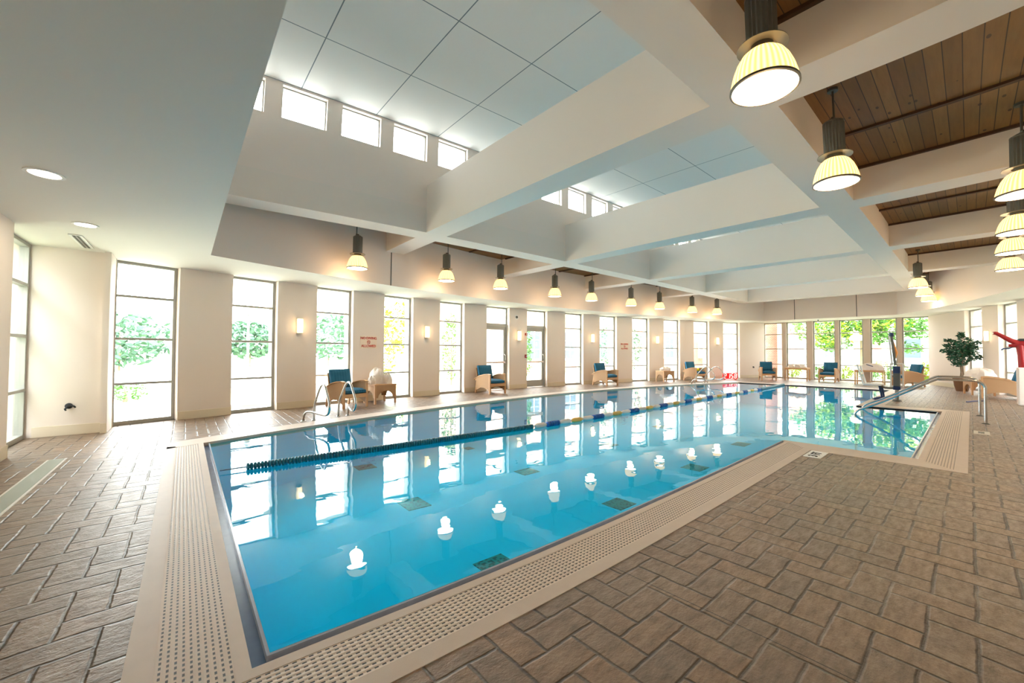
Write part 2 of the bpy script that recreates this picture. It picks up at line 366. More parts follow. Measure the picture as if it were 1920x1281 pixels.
# floor (stamped concrete deck around the pool)
DC = .505
fl = MB()
def strip(mb, xs, f0, f1, z):
    for a, b in zip(xs, xs[1:]):
        mb.quad((a, f0(a), z), (b, f0(b), z), (b, f1(b), z), (a, f1(a), z))
full0 = lambda x: yr(x) - .45; full1 = lambda x: yl(x) + .45
strip(fl, frange(XN - .4, .3 - DC, .4), full0, full1, 0)
strip(fl, frange(.3 - DC, 7.15 - DC, .5), full0, lambda x: 2.05 - DC, 0)
strip(fl, frange(7.15 - DC, 13.2 + DC, .5), full0, lambda x: .545 - DC, 0)
strip(fl, frange(13.2 + DC, 19.4 + DC, .5), full0, lambda x: 2.05 - DC, 0)
strip(fl, frange(.3 - DC, 19.4 + DC, .4), lambda x: yp(x, .40), full1, 0)
strip(fl, frange(19.4 + DC, XF + .4, .4), full0, full1, 0)
struct(fl.build('floor', 'deck'))
# sub-slab below the deck keeps daylight out
struct(MB().box(-3, -4, -2.2, 26, 13, -2.0).build('floor', 'roofing'))

# ---------------------------------------------------------------- swimming pool
pool = empty('swimming_pool', (0, 0, 0), label='long indoor lap pool of turquoise water with a curved far side', cat='swimming pool')
ZP = -.92; ZWAT = -.03
W = [(.3, yp(.3)), (.3, 2.05), (7.15, 2.05), (7.15, .545), (13.2, .545), (13.2, 2.05), (19.4, 2.05), (19.4, yp(19.4))]
arc = [(x, yp(x)) for x in frange(.3, 19.4, .4)]
ba = MB()
arc = [(x, y + .02) for x, y in arc]
for (x0, y0), (x1, y1) in list(zip(W, W[1:])) + list(zip(arc[::-1], arc[::-1][1:])):
    ba.quad((x0, y0, ZP), (x1, y1, ZP), (x1, y1, -.01), (x0, y0, -.01))
yq = lambda x: yp(x) + .03
strip(ba, frange(.3, 7.15, .5), lambda x: 2.05, yq, ZP); strip(ba, frange(7.15, 13.2, .5), lambda x: .545, yq, ZP); strip(ba, frange(13.2, 19.4, .5), lambda x: 2.05, yq, ZP)
ba.build('basin', 'basin', pool)
yw = lambda x: yp(x) + .03
wt = MB(); strip(wt, frange(.3, 7.15, .5), lambda x: 2.05, yw, ZWAT); strip(wt, frange(7.15, 13.2, .5), lambda x: .545, yw, ZWAT); strip(wt, frange(13.2, 19.4, .5), lambda x: 2.05, yw, ZWAT)
wt.build('water', 'water', pool)
# entry steps under water on the near bay
for k in range(3):
    MB().box(8.2, .545, ZP, 13.2, .545 + .32 * (3 - k), -.22 - .22 * (2 - k)).build('entry_step', 'basin', pool)
# coping bands, mitred: offsets outward of each straight side
def off(i, d):
    x, y = W[i]; s = {0: (-1, 0), 1: (-1, -1), 2: (-1, -1), 3: (-1, -1), 4: (1, -1), 5: (1, -1), 6: (1, -1), 7: (1, 0)}[i]
    return (x + s[0] * d, y + s[1] * d)
def end_fix(p, i):
    return (p[0], yp(max(min(p[0], 19.6), .1), 0)) if i in (0, 7) else p
def band(i, d0, d1, z, th):
    a, b = end_fix(off(i, d0), i), end_fix(off(i + 1, d0), i + 1); c, d = end_fix(off(i + 1, d1), i + 1), end_fix(off(i, d1), i)
    return MB().prism([d, c, b, a], z - th, z)
gr = [1, 0, None, 3, None, None, None]
for i in range(7):
    grated = i in (0, 1, 3)
    segs = [('coping_edge', 0, .015, -.012, .06, 'lip'), ('gutter_channel', .015, .08, -.05, .06, 'gutter')]
    if grated:
        segs += [('inner_coping', .08, .14, .004, .1, 'coping'), ('gutter_grating', .14, .405, .002, .03, 'grate_y' if i == 0 else 'grate_x'), ('outer_coping', .405, .505, .004, .06, 'coping')]
    else:
        segs += [('coping', .03, .505, .004, .08, 'coping')]; segs[1] = ('gutter_channel', .015, .03, -.03, .06, 'gutter')
    for nm, d0, d1, z, th, mt in segs: band(i, d0, d1, z, th).build(nm, mt, pool)
cc = MB()
xs = frange(.3 - DC, 19.4 + DC, .4)
for a, b in zip(xs, xs[1:]):
    ca = min(max(a, .1), 19.6); cb_ = min(max(b, .1), 19.6)
    cc.quad((a, yp(a, 0), .004), (b, yp(b, 0), .004), (b, yp(b, .4), .004), (a, yp(a, .4), .004))
    cc.quad((a, yp(a, 0), -.08), (b, yp(b, 0), -.08), (b, yp(b, 0), .004), (a, yp(a, 0), .004))
cc.build('curved_coping', 'coping', pool)
# the corner pieces of the near end under the curved coping
# dark mosaic squares on the pool floor
for (x0, x1, y0, y1) in [(2.45, 2.83, 3.37, 3.58), (4.93, 5.32, 3.47, 3.82), (7.65, 8.06, 3.6, 4.0), (10.46, 10.92, 3.82, 4.15), (2.58, 2.94, 5.36, 5.80),
                         (5.0, 5.38, 5.62, 5.94), (2.7, 3.06, 7.75, 8.08), (5.27, 5.47, 7.9, 8.14), (8.0, 8.4, 6.0, 6.35), (11.2, 11.6, 6.4, 6.8)]:
    tag(MB().box(x0, y0, ZP, x1, y1, ZP + .006).build('mosaic_square', 'mosaic', pool), label='dark green mosaic square under the water')

# ---------------------------------------------------------------- curved window walls
LA = [-19.77, -16.29, -12.84, -9.34, -5.83, -2.36, 1.05, 4.65, 8.17, 11.74, 15.37, 18.93, 22.55]
LB = [-18.04, -14.56, -11.05, -7.60, -4.08, -0.49, 2.91, 6.47, 10.02, 13.67, 17.28, 20.83, 24.56]
DOORS = (5, 6)
A_END = 27.6
def arc_block(mb, a0, a1, r0, r1, z0, z1, m):
    n = max(1, int((a1 - a0) / .9)); A = [a0 + (a1 - a0) * i / n for i in range(n + 1)]
    poly = [m(wl(a, r0)) for a in A] + [m(wl(a, r1)) for a in A[::-1]]
    mb.prism(poly, z0, z1)
ident = lambda p: p
RA = [a - 1.5 for a in LA]; RB = [b - 1.5 for b in LB]
winno = [0]; doorno = [0]
RAILS = (.73, 1.535, 2.30)
def make_window(p0, p1, name, door=False):
    """glazed unit between two plan points (inner face), rails at three heights"""
    p0, p1 = Vector((*p0, 0)), Vector((*p1, 0)); L = (p1 - p0).length; rz = math.atan2(p1.y - p0.y, p1.x - p0.x)
    root = empty(name, p0, rz); struct(root)
    f = MB(); t = .055; dp = .05
    f.box(0, -dp, 0, t, dp, ZS); f.box(L - t, -dp, 0, L, dp, ZS); f.box(t, -dp, ZS - .05, L - t, dp, ZS)
    if not door:
        f.box(t, -dp, 0, L - t, dp, .07)
        for z in RAILS: f.box(t, -dp, z - .022, L - t, dp, z + .022)
        f.build('window_frame', 'alu', root, bevel=.004)
        zs = (.05,) + RAILS + (ZS - .03,)
        for a, b in zip(zs, zs[1:]): MB().box(t, -.006, a, L - t, .006, b).build('pane', 'glass', root)
    else:
        f.box(t, -dp, 2.22, L - t, dp, 2.34)
        f.build('door_frame', 'alu', root, bevel=.004)
        MB().box(t, -.006, 2.33, L - t, .006, ZS - .03).build('transom_pane', 'glass', root)
        lf = MB(); s = .085
        lf.box(t, -.03, .02, t + s, .03, 2.22); lf.box(L - t - s, -.03, .02, L - t, .03, 2.22); lf.box(t + s, -.03, 2.12, L - t - s, .03, 2.22); lf.box(t + s, -.03, .02, L - t - s, .03, .27)
        leaf = lf.build('door_leaf', 'alu', root, bevel=.004)
        MB().box(t + s, -.006, .27, L - t - s, .006, 2.12).build('glass_panel', 'glass', leaf)
        MB().box(t + .02, -.085, .93, L - t - .02, -.045, 1.0).build('push_bar', 'steel', leaf, bevel=.008)
        MB().tube([(L - t - .05, -.05, 1.25), (L - t - .05, -.11, 1.2), (L - t - .05, -.12, 1.05), (L - t - .05, -.05, .98)], .014, 8).build('pull_handle', 'steel', leaf, smooth=True)
    return root
def wall_side(side, A, B, m):
    A, B = (A, B) if side == 'left' else (A[9:], B[9:])
    mb = MB(); bb = MB()
    starts = [-21.4] + B; ends = A + [A_END]
    for a0, a1 in zip(starts, ends):
        arc_block(mb, a0, a1, RW, RW + .45, 0, ZS + .02, m); arc_block(bb, a0, a1, RW - .014, RW, 0, .16, m)
        if a0 > -21: # baseboard return inside the reveal
            pass
    arc_block(mb, -21.4, A_END, RW + .1, RW + .45, ZS + .02, 4.3, m)
    struct(mb.build('wall_' + side, 'wall')); struct(bb.build('baseboard_' + side, 'base', bevel=.004))
    for i, (a, b) in enumerate(zip(A, B)):
        if i in DOORS and side == 'left':
            doorno[0] += 1; nm = 'door_%d' % doorno[0]; d = True
        else:
            winno[0] += 1; nm = 'window_%d' % winno[0]; d = False
        p, q = m(wl(a, RW + .2)), m(wl(b, RW + .2))
        if side == 'right': p, q = q, p
        make_window(p, q, nm, d)
wall_side('left', LA, LB, ident)
wall_side('right', RA, RB, mir)

# far end wall: posts between six lights, solid returns at both sides
YE = [(7.84, 6.90), (6.72, 5.77), (5.51, 4.56), (4.41, 3.46), (3.20, 2.24), (2.08, 1.09)]
fw = MB(); fw.box(XF, YE[0][0], 0, XF + .3, yl(XF) + .5, ZS + .02); fw.box(XF, yr(XF) - .5, 0, XF + .3, YE[-1][1], ZS + .02)
fw.box(XF, yr(XF) - .5, ZS + .02, XF + .3, yl(XF) + .5, 4.3); fw.box(XF + .05, 1.09, -.4, XF + .25, 7.84, .0)
struct(fw.build('wall_far', 'wall'))
struct(MB().box(XF - .014, yr(XF), 0, XF, YE[-1][1], .16).build('baseboard_far', 'base'))
tn = 0
for (a, b), (c, d) in zip(YE, YE[1:]):
    tn += 1; struct(MB().box(XF - .05, c, 0, XF + .25, b, ZS).build('trim_%d' % tn, 'post', bevel=.006))
for a, b in YE:
    winno[0] += 1; make_window((XF + .1, a), (XF + .1, b), 'window_%d' % winno[0])

# near end wall with a tall window at the left of the view and a column beside it
nw = MB(); nw.box(XN - .35, 9.06, 0, -1.11, 9.5, ZS); nw.box(-1.11, 8.95, 0, -1.03, 9.5, ZS)   # short wall facing the camera
nw.box(XN - .3, 9.5, 0, XN, 10.2, 4.3); nw.box(XN - .35, yr(XN) - .5, 0, XN + .10, 7.62, ZS + .02)
nw.box(XN - .35, yr(XN) - .5, ZS + .02, XN, 10.2, 4.3)
struct(nw.build('wall_near', 'wall'))
struct(MB().box(XN, 9.046, 0, -1.11, 9.06, .16).box(-1.11, 8.936, 0, -1.03, 8.95, .16).box(XN + .10, 2, 0, XN + .114, 7.62, .16).build('baseboard_near', 'base', bevel=.004))
winno[0] += 1; make_window((XN - .12, 7.62), (XN - .12, 9.06), 'window_%d' % winno[0])

# ---------------------------------------------------------------- ceilings
ce = MB()
yro = lambda x: yr(x) - .3; ylo = lambda x: yl(x) + .3
strip(ce, frange(XN - .3, .3, .4), yro, ylo, ZS); strip(ce, frange(22.4, XF + .2, .4), yro, ylo, ZS)
strip(ce, frange(.3, 22.4, .4), yro, lambda x: yg(x), ZS); strip(ce, frange(.3, 22.4, .4), yf, ylo, ZS)
struct(ce.build('ceiling', 'soffit'))
fa = MB(); FX = frange(.3, 22.4, .5)
for a, b in zip(FX, FX[1:]):
    for g in (yf, lambda x: yg(x)):
        fa.quad((a, g(a), ZS), (b, g(b), ZS), (b, g(b), ZW + .05), (a, g(a), ZW + .05))
for x in (.3, 22.4): fa.quad((x, yg(x), ZS), (x, yf(x), ZS), (x, yf(x), ZW + .05), (x, yg(x), ZW + .05))
struct(fa.build('ceiling', 'wall'))
# thin reveals in the fascia
for x in (4.0,):
    tn += 1; y = yf(x) - .004; struct(MB().box(x - .012, y - .004, ZS, x + .012, y + .01, ZW).build('trim_%d' % tn, 'dark'))
for y in (5.85, 3.42):
    tn += 1; struct(MB().box(22.392, y - .012, ZS, 22.404, y + .012, ZW).build('trim_%d' % tn, 'dark'))
# pine ceiling in the side bays
pc = MB()
strip(pc, FX, lambda x: yg(x), lambda x: 1.3, ZW); strip(pc, FX, lambda x: 7.7, yf, ZW); pc.quad(*fill(20.9, 1.2, 22.4, 7.8, ZW))
struct(pc.build('ceiling', 'wood'))
# beams
CB = [(3.85, 4.32), (7.90, 8.36), (11.95, 12.41), (16.05, 16.5)]
def beam(x0, y0, x1, y1, z0, z1):
    global tn
    tn += 1; struct(MB().box(x0, y0, z0, x1, y1, z1).build('trim_%d' % tn, 'beam'))
beam(.3, 1.20, 20.97, 1.655, ZB, ZW); beam(.3, 7.32, 20.97, 7.80, ZB, ZW)
for a, b in CB:
    beam(a, 1.655, b, 7.32, ZB, ZC); beam(a, yg(a) - .02, b, 1.20, ZB, ZW + .02); beam(a, 7.80, b, yf(a) + .02, ZB, ZW + .02)
beam(20.52, 1.655, 20.97, 7.32, ZB, ZC); beam(20.52, yg(20.5) - .02, 20.97, 1.2, ZB, ZW + .02); beam(20.52, 7.8, 20.97, yf(20.5) + .02, ZB, ZW + .02)
# battens across the pine ceiling, one per bay, and dark edge trims beside the beams
bays = list(zip([.3] + [b for a, b in CB] + [20.97], [a for a, b in CB] + [20.52, 22.4]))
for x0, x1 in bays:
    xm = (x0 + x1) / 2
    for s in (0, 1):
        g0, g1 = ((yg(xm), 1.2) if s == 0 else (7.8, yf(xm)))
        tn += 1; mb = MB().box(xm + .44 - .03, g0, ZW - .03, xm + .44 + .03, g1, ZW) if x1 - x0 > 3 else MB().box(xm - .03, g0, ZW - .03, xm + .03, g1, ZW)
        mb.box(x0 + .0, g0, ZW - .035, x0 + .05, g1, ZW); mb.box(x1 - .05, g0, ZW - .035, x1, g1, ZW)
        struct(mb.build('trim_%d' % tn, 'batten'))
# clerestory over the pool: walls with a row of windows each side, panelled ceiling
def clere(side, y, yo):
    mb = MB(); lo, hi = min(y, yo), max(y, yo); z0, z1 = 5.18, 5.75
    mb.box(.1, lo, ZB if False else ZW, 20.97, hi, z0); mb.box(.1, lo, z1, 20.97, hi, ZT + .05)
    k = 0; x = .12 if side == 'left' else 99; prev = .1
    while x < 20.3:
        mb.box(prev, lo, z0, x + .03, hi, z1)
        prev = x + .755; x += .985
    mb.box(prev, lo, z0, 20.97, hi, z1)
    struct(mb.build('wall_clerestory_' + side, 'wall'))
    x = .12 if side == 'left' else 99
    while x < 20.3:
        winno[0] += 1; r = empty('window_%d' % winno[0], (x + .03, (lo + hi) / 2, z0)); struct(r); L = .725; t = .02
        MB().box(0, -.04, 0, t, .04, z1 - z0).box(L - t, -.04, 0, L, .04, z1 - z0).box(t, -.04, 0, L - t, .04, t).box(t, -.04, z1 - z0 - t, L - t, .04, z1 - z0).build('window_frame', 'alu', r)
        MB().box(t, -.004, t, L - t, .004, z1 - z0 - t).build('pane', 'glass', r)
        x += .985
clere('left', 7.32, 7.56); clere('right', 1.655, 1.41)
struct(MB().box(.1, 1.4, ZW, .3, 7.6, ZT + .05).box(20.75, 1.4, ZC, 20.97, 7.6, ZT + .05).build('wall_clerestory_ends', 'wall'))
struct(MB().box(0, 1.3, ZT, 21.1, 7.7, ZT + .15).build('ceiling', 'panel'))
# roof over everything (keeps the sky out of the ceiling void)
ro = MB(); ro.box(-2.3, -3, 4.32, 25, 1.41, 4.42); ro.box(-2.3, 7.56, 4.32, 25, 12.2, 4.42); ro.box(-2.3, 1.41, 4.32, .1, 7.56, 4.42); ro.box(20.97, 1.41, 4.32, 25, 7.56, 4.42)
struct(ro.build('ceiling', 'roofing'))

# ---------------------------------------------------------------- pendant lamps
def make_pendant():
    r = empty('pendant_lamp')
    MB().tube([(.035, 0, .72), (.035, 0, ZW - 3.15)], .011, 8).lathe([(.0, .0), (.05, 0), (.05, .03), (0, .03)], (.035, 0, ZW - 3.15 - .03), 16).build('hanging_rod', 'dark', r, smooth=True)
    MB().box(-.02, -.012, .70, .05, .012, .735).build('hook_bracket', 'dark', r)
    b = MB(); n = 40; prof = [(.098 if k % 2 else .088) for k in range(n)]
    vs_ = [(q * cos(2 * pi * k / n), q * sin(2 * pi * k / n), z) for z in (.335, .66) for k, q in enumerate(prof)]
    b.add(vs_, [(k, (k + 1) % n, n + (k + 1) % n, n + k) for k in range(n)])
    b.lathe([(.0, .66), (.098, .66), (.098, .675), (.06, .70), (.0, .705)], (0, 0, 0), 28).lathe([(.0, .335), (.095, .335), (.095, .32), (0, .32)], (0, 0, 0), 28)
    b.build('ballast_housing', 'silver', r)
    MB().lathe([(.07, .262), (.07, .335)], (0, 0, 0), 24, True).build('lamp_neck', 'dark', r, smooth=True)
    MB().lathe([(.088, .318), (.158, .310), (.160, .303), (.088, .308)], (0, 0, 0), 32, True).build('glass_collar', 'silver', r, smooth=True)
    sh = [(.075, .268), (.105, .262), (.135, .235), (.165, .185), (.188, .125), (.205, .06), (.212, .012)]
    MB().lathe(sh + [(q - .008, z) for q, z in sh[::-1]], (0, 0, 0), 48, True).build('lamp_shade', 'lampglow', r, smooth=True)
    MB().lathe([(.205, .018), (.216, .02), (.217, .004), (.205, .0), (.203, .0)], (0, 0, 0), 48, True).build('shade_rim', 'dark', r, smooth=True)
    MB().lathe([(.0, .03), (.12, .022), (.203, .010), (.203, .006), (.12, .016), (.0, .02)], (0, 0, 0), 40, True).build('diffuser', 'lampcore', r, smooth=True)
    return r
LL = [(3.05, 8.99), (5.40, 9.13), (7.26, 9.25), (9.60, 9.36), (11.35, 9.27), (13.70, 9.22), (15.55, 9.07), (17.95, 8.83), (19.62, 8.41)]
RL = [(3.00, .914), (5.28, .946), (15.44, .964), (17.78, .967), (19.73, .968), (7.2, -.42), (9.44, -.486), (11.3, -.524), (13.56, -.587)]
LLT = ['glowing bell pendant near the window wall, closest to the camera', 'glowing bell pendant on the window side, second from the near end', 'glowing bell pendant on the window side, third from the near end',
       'glowing bell pendant on the window side, fourth from the near end', 'glowing bell pendant in the middle of the window side row', 'glowing bell pendant on the window side, fourth from the far end',
       'glowing bell pendant on the window side, third from the far end', 'glowing bell pendant on the window side, last but one at the far end', 'glowing bell pendant at the far end of the window side row']
RLT = ['largest bell pendant lamp at the top of the picture beside a white beam', 'second large bell pendant hanging under the knotty pine ceiling', 'bell pendant nearest of the far right cluster under the long beam',
       'middle bell pendant of the far right cluster under the long beam', 'farthest bell pendant of the far right cluster under the long beam', 'bell pendant cut by the right edge, highest of the stacked four',
       'bell pendant at the right edge, second from the top of the four', 'bell pendant at the right edge, third from the top of the four', 'bell pendant at the right edge, lowest of the stacked four']
pend = make_pendant()
for i, ((x, y), lb) in enumerate(zip(LL + RL, LLT + RLT)):
    o = pend if i == 0 else copy_tree(pend); zr = 3.15
    if i < 9:
        q = 1.0
        while y * q > yf(x * q) - .48: q -= .005
        x, y, zr = x * q, y * q, EYE + (3.15 - EYE) * q
    o.location = (x, y, zr); o.rotation_euler.z = R(200 if i == 0 else random.uniform(-25, 25))
    tag(o, lb, 'lamp', 'bell pendant lamps over the pool deck')
    d = bpy.data.lights.new('pendant_bulb', 'POINT'); d.energy = 12; d.color = (1, .66, .36); d.shadow_soft_size = .12
    lo = bpy.data.objects.new('pendant_bulb', d); COL.objects.link(lo); lo.location = (x, y, zr - .16)
# ---------------------------------------------------------------- wall sconces
def make_sconce():
    r = empty('wall_sconce')
    MB().box(-.07, -.012, -.175, .07, 0, .175).build('back_plate', 'ivory', r)
    MB().box(-.058, -.09, -.17, .058, -.012, .17).build('lamp_shade', 'sconceglow', r, bevel=.012)
    MB().box(-.062, -.094, .165, .062, -.01, .178).build('end_cap', 'ivory', r); MB().box(-.062, -.094, -.178, .062, -.01, -.165).build('end_cap', 'ivory', r)
    return r
sc0 = make_sconce()
for i, (a, lb) in enumerate([(-13.64, 'lit rectangular wall sconce nearest the camera, left of the first armchair'), (-6.74, 'lit rectangular wall sconce on the pier right of the towel table'), (.303, 'lit rectangular wall sconce on the pier between the two glass doors'),
                             (7.36, 'lit rectangular wall sconce above the third armchair'), (14.55, 'lit rectangular wall sconce above the far wicker towel table'), (21.77, 'lit rectangular wall sconce left of the red digital clock'), (20.39, 'lit rectangular wall sconce on the right side near the potted tree')]):
    o = sc0 if i == 0 else copy_tree(sc0)
    if i == 6: p = mir(wl(a)); o.rotation_euler.z = R(a) + pi
    else: p = wl(a); o.rotation_euler.z = -R(a)
    u = Vector((sin(o.rotation_euler.z), -cos(o.rotation_euler.z), 0))
    d = bpy.data.lights.new('sconce_bulb', 'POINT'); d.energy = 2.0; d.color = (1, .68, .36); d.shadow_soft_size = .05
    lo = bpy.data.objects.new('sconce_bulb', d); COL.objects.link(lo); lo.location = (p[0] + u.x * .16, p[1] + u.y * .16, 1.925)
    o.location = (*p, 1.925); tag(o, lb, 'wall lamp', 'wall sconces on the piers')
# ---------------------------------------------------------------- ceiling downlights, vent, detectors
for i, ((x, y), lb) in enumerate([((-1.06, 5.28), 'round recessed downlight in the low ceiling, nearest the camera'), ((-1.075, 7.14), 'round recessed downlight in the low ceiling above the left window')]):
    r = empty('downlight', (x, y, ZS), label=lb, cat='ceiling light', group='recessed downlights')
    MB().lathe([(.10, -.002), (.128, -.002), (.128, -.010), (.10, -.010)], (0, 0, 0), 32, True).build('trim_ring', 'white', r)
    MB().lathe([(0, -.006), (.112, -.006), (.112, -.001), (0, -.001)], (0, 0, 0), 32).build('lens', 'downglow', r)
    d = bpy.data.lights.new('downlight_bulb', 'AREA'); d.shape = 'DISK'; d.size = .2; d.energy = 5; d.color = (1, .82, .6); lo = bpy.data.objects.new('downlight_bulb', d); COL.objects.link(lo); lo.location = (x, y, ZS - .02)
v = empty('ceiling_vent', (-1.28, 8.3, ZS), label='white linear air vent in the low ceiling by the left pier', cat='air vent')
MB().box(-.07, -.45, -.012, .07, .45, 0).build('vent_frame', 'white', v, bevel=.003)
MB().box(-.035, -.42, -.016, -.006, .42, -.011).build('slot', 'dark', v); MB().box(.006, -.42, -.016, .035, .42, -.011).build('slot', 'dark', v)
for (x, y, lb) in [(-1.15, 4.25, 'small white smoke detector on the low ceiling at the left edge'), (22.95, 5.0, 'small dark ceiling camera dome above the far windows')]:
    r = empty('smoke_detector' if y < 4.5 else 'ceiling_camera', (x, y, ZS), label=lb, cat='detector' if y < 4.5 else 'camera')
    MB().lathe([(0, -.03), (.04, -.028), (.055, -.012), (.06, 0), (0, 0)], (0, 0, 0), 20).build('base', 'white', r, smooth=True)
    MB().lathe([(0, -.075), (.022, -.066), (.032, -.045), (.032, -.028), (0, -.028)], (0, 0, 0), 16).build('dome', 'darker' if y > 4.5 else 'ivory', r, smooth=True)
# ---------------------------------------------------------------- small things on the walls
def on_wall(name, a, z, r_=RW, **kw):
    p = wl(a, r_); return empty(name, (*p, z), -R(a), **kw)
def no_diving(a, z, lb, s=1.0):
    r = on_wall('warning_sign', a, z, label=lb, cat='sign', group='no diving signs')
    MB().box(-.25 * s, -.008, -.17 * s, .25 * s, 0, .17 * s).build('panel', 'signw', r)
    rot = (R(90), 0, 0)
    text_obj('NO DIVING', .092 * s, 'signr', r, (0, -.012, .105 * s), rot)
    text_obj('ALLOWED', .092 * s, 'signr', r, (0, -.012, -.105 * s), rot)
    m = MB(); n = 24; c = .045 * s
    ring = [(c * cos(2 * pi * k / n), -.012, c * sin(2 * pi * k / n)) for k in range(n + 1)]
    m.tube(ring, .006 * s, 6); m.bar((-.03 * s, -.012, .03 * s), (.03 * s, -.012, -.03 * s), .010 * s, .006)
    m.bar((-.02 * s, -.011, -.012 * s), (.012 * s, -.011, .012 * s), .010 * s, .004); m.lathe([(0, 0), (.009 * s, .004), (0, .012 * s)], (.02 * s, -.012, .012 * s), 8)
    m.build('no_diving_symbol', 'signr', r)
no_diving(-10.22, 1.58, 'red no diving allowed sign on the pier above the towel table')
no_diving(10.85, 1.60, 'small faint red no diving allowed sign on the far pier, right of the third armchair', .95)
r = on_wall('fire_alarm_strobe', .95, 1.99, label='red fire alarm strobe beside the sconce between the doors', cat='fire alarm')
MB().box(-.05, -.05, -.045, .05, 0, .045).build('body', 'red', r, bevel=.008); MB().box(-.02, -.062, -.03, .02, -.05, .03).build('lens', 'white', r)
r = on_wall('fire_alarm_pull', .93, 1.18, label='small red fire alarm pull box low on the pier between the doors', cat='fire alarm')
MB().box(-.045, -.045, -.06, .045, 0, .06).build('body', 'red', r, bevel=.006); MB().box(-.03, -.055, -.01, .03, -.045, .012).build('pull_handle', 'white', r)
r = on_wall('wall_speaker', .13, 2.6, label='small round grey speaker high on the pier between the doors', cat='speaker')
MB().box(-.07, -.012, -.07, .07, 0, .07).build('plate', 'white', r, bevel=.004); m = MB(); m.lathe([(0, 0), (.05, 0), (.045, .014), (0, .018)], (0, 0, 0), 20); o = m.build('grille', 'dark', r, smooth=True); o.rotation_euler = (R(90), 0, 0); o.location = (0, -.012, 0)
p = mir(wl(19.62)); r = empty('fire_alarm_strobe', (*p, 2.0), R(19.62) + pi, label='red fire alarm strobe on the right pier beside the sconce', cat='fire alarm')
MB().box(-.06, -.05, -.05, .06, 0, .05).build('body', 'red', r, bevel=.008); MB().box(-.02, -.062, -.03, .02, -.05, .03).build('lens', 'white', r)
r = empty('wall_hose_hook', (-1.48, 9.06, .455), label='small black hose fitting low on the wall left of the first window', cat='wall fitting')
m = MB(); m.lathe([(0, 0), (.045, 0), (.045, .02), (.02, .03), (.02, .07), (0, .07)], (0, 0, 0), 16); o = m.build('flange', 'darker', r, smooth=True); o.rotation_euler = (R(90), 0, 0)
MB().tube([(0, -.06, 0), (.03, -.09, .02), (.07, -.09, .0), (.08, -.07, -.02)], .013, 8).tube([(0, -.06, 0), (-.03, -.09, -.04), (-.02, -.08, -.06)], .013, 8).build('hook', 'darker', r, smooth=True)
for x, a, mt, lb, nm in [(23.3, 26.2, 'darker', 'small black hose fitting low on the far left corner pier', 'wall_hose_hook'), (23.7, 27.0, 'dark', 'small grey socket low on the far left corner pier', 'wall_socket')]:
    r = on_wall(nm, a, .57, label=lb, cat='wall fitting')
    MB().box(-.04, -.02, -.04, .04, 0, .04).build('plate', 'dark', r, bevel=.004); MB().tube([(0, -.02, 0), (0, -.07, .0), (-.05, -.09, -.04)], .016, 8).build('spout', mt, r, smooth=True)
# ---------------------------------------------------------------- digital pace clock
r = empty('pace_clock', (21.15, 8.42, 0), R(0), label='red digital pace clock reading 21:58 standing on the deck', cat='clock')
r.rotation_euler.z = -R(46)
MB().box(-.36, 0, .02, .36, .07, .33).build('housing', 'ledpanel', r, bevel=.006)
MB().box(-.30, -.03, 0, -.24, .12, .02).build('foot', 'darker', r); MB().box(.24, -.03, 0, .30, .12, .02).build('foot', 'darker', r)
SEG = {'2': 'abged', '1': 'bc', '5': 'afgcd', '8': 'abcdefg'}
def seg7(ch, cx, cz, wd, h):
    s7 = MB()
    P = {'a': ((-.5, 1), (.5, 1)), 'b': ((.5, 1), (.5, 0)), 'c': ((.5, 0), (.5, -1)), 'd': ((-.5, -1), (.5, -1)), 'e': ((-.5, 0), (-.5, -1)), 'f': ((-.5, 1), (-.5, 0)), 'g': ((-.5, 0), (.5, 0))}
    for q in SEG[ch]:
        (x0, z0), (x1, z1) = P[q]; f = lambda x, z: (cx + x * wd + z * .012, -.006, cz + z * h)
        s7.bar(f(x0, z0), f(x1, z1), .024, .012, (0, 1, 0))
    s7.build('digit', 'led', r)
for ch, cx in zip('2158', (-.25, -.07, .09, .26)): seg7(ch, cx, .175, .085, .105)
MB().box(-.012, -.012, .20, .012, 0, .225).build('colon_dot', 'led', r); MB().box(-.018, -.012, .12, .006, 0, .145).build('colon_dot', 'led', r)
# ---------------------------------------------------------------- lounge armchairs
def cushion(mb, x0, y0, z0, x1, y1, z1, M3=None, n=5, puff=.02):
    """soft slab: rounded box grid"""
    def pt(u, v, s):
        ex = 1 - abs(2 * u - 1) ** 6; ey = 1 - abs(2 * v - 1) ** 6
        x = x0 + (x1 - x0) * u; y = y0 + (y1 - y0) * v; zc = (z0 + z1) / 2; h = (z1 - z0) / 2
        z = zc + s * (h * (.55 + .45 * min(ex, ey)) + puff * min(ex, ey)); q = Vector((x, y, z)); return M3 @ q if M3 else q
    N = n * 2
    vs_ = [pt(i / N, j / N, 1) for j in range(N + 1) for i in range(N + 1)] + [pt(i / N, j / N, -1) for j in range(N + 1) for i in range(N + 1)]
    K = (N + 1) ** 2; fs = []
    for j in range(N):
        for i in range(N):
            a = j * (N + 1) + i; fs += [(a, a + 1, a + N + 2, a + N + 1), (K + a + N + 1, K + a + N + 2, K + a + 1, K + a)]
    per = [i for i in range(N)] + [j * (N + 1) + N for j in range(N)] + [N * (N + 1) + i for i in range(N, 0, -1)] + [j * (N + 1) for j in range(N, 0, -1)]
    for a, b in zip(per, per[1:] + per[:1]): fs.append((a, K + a, K + b, b))
    return mb.add(vs_, fs)
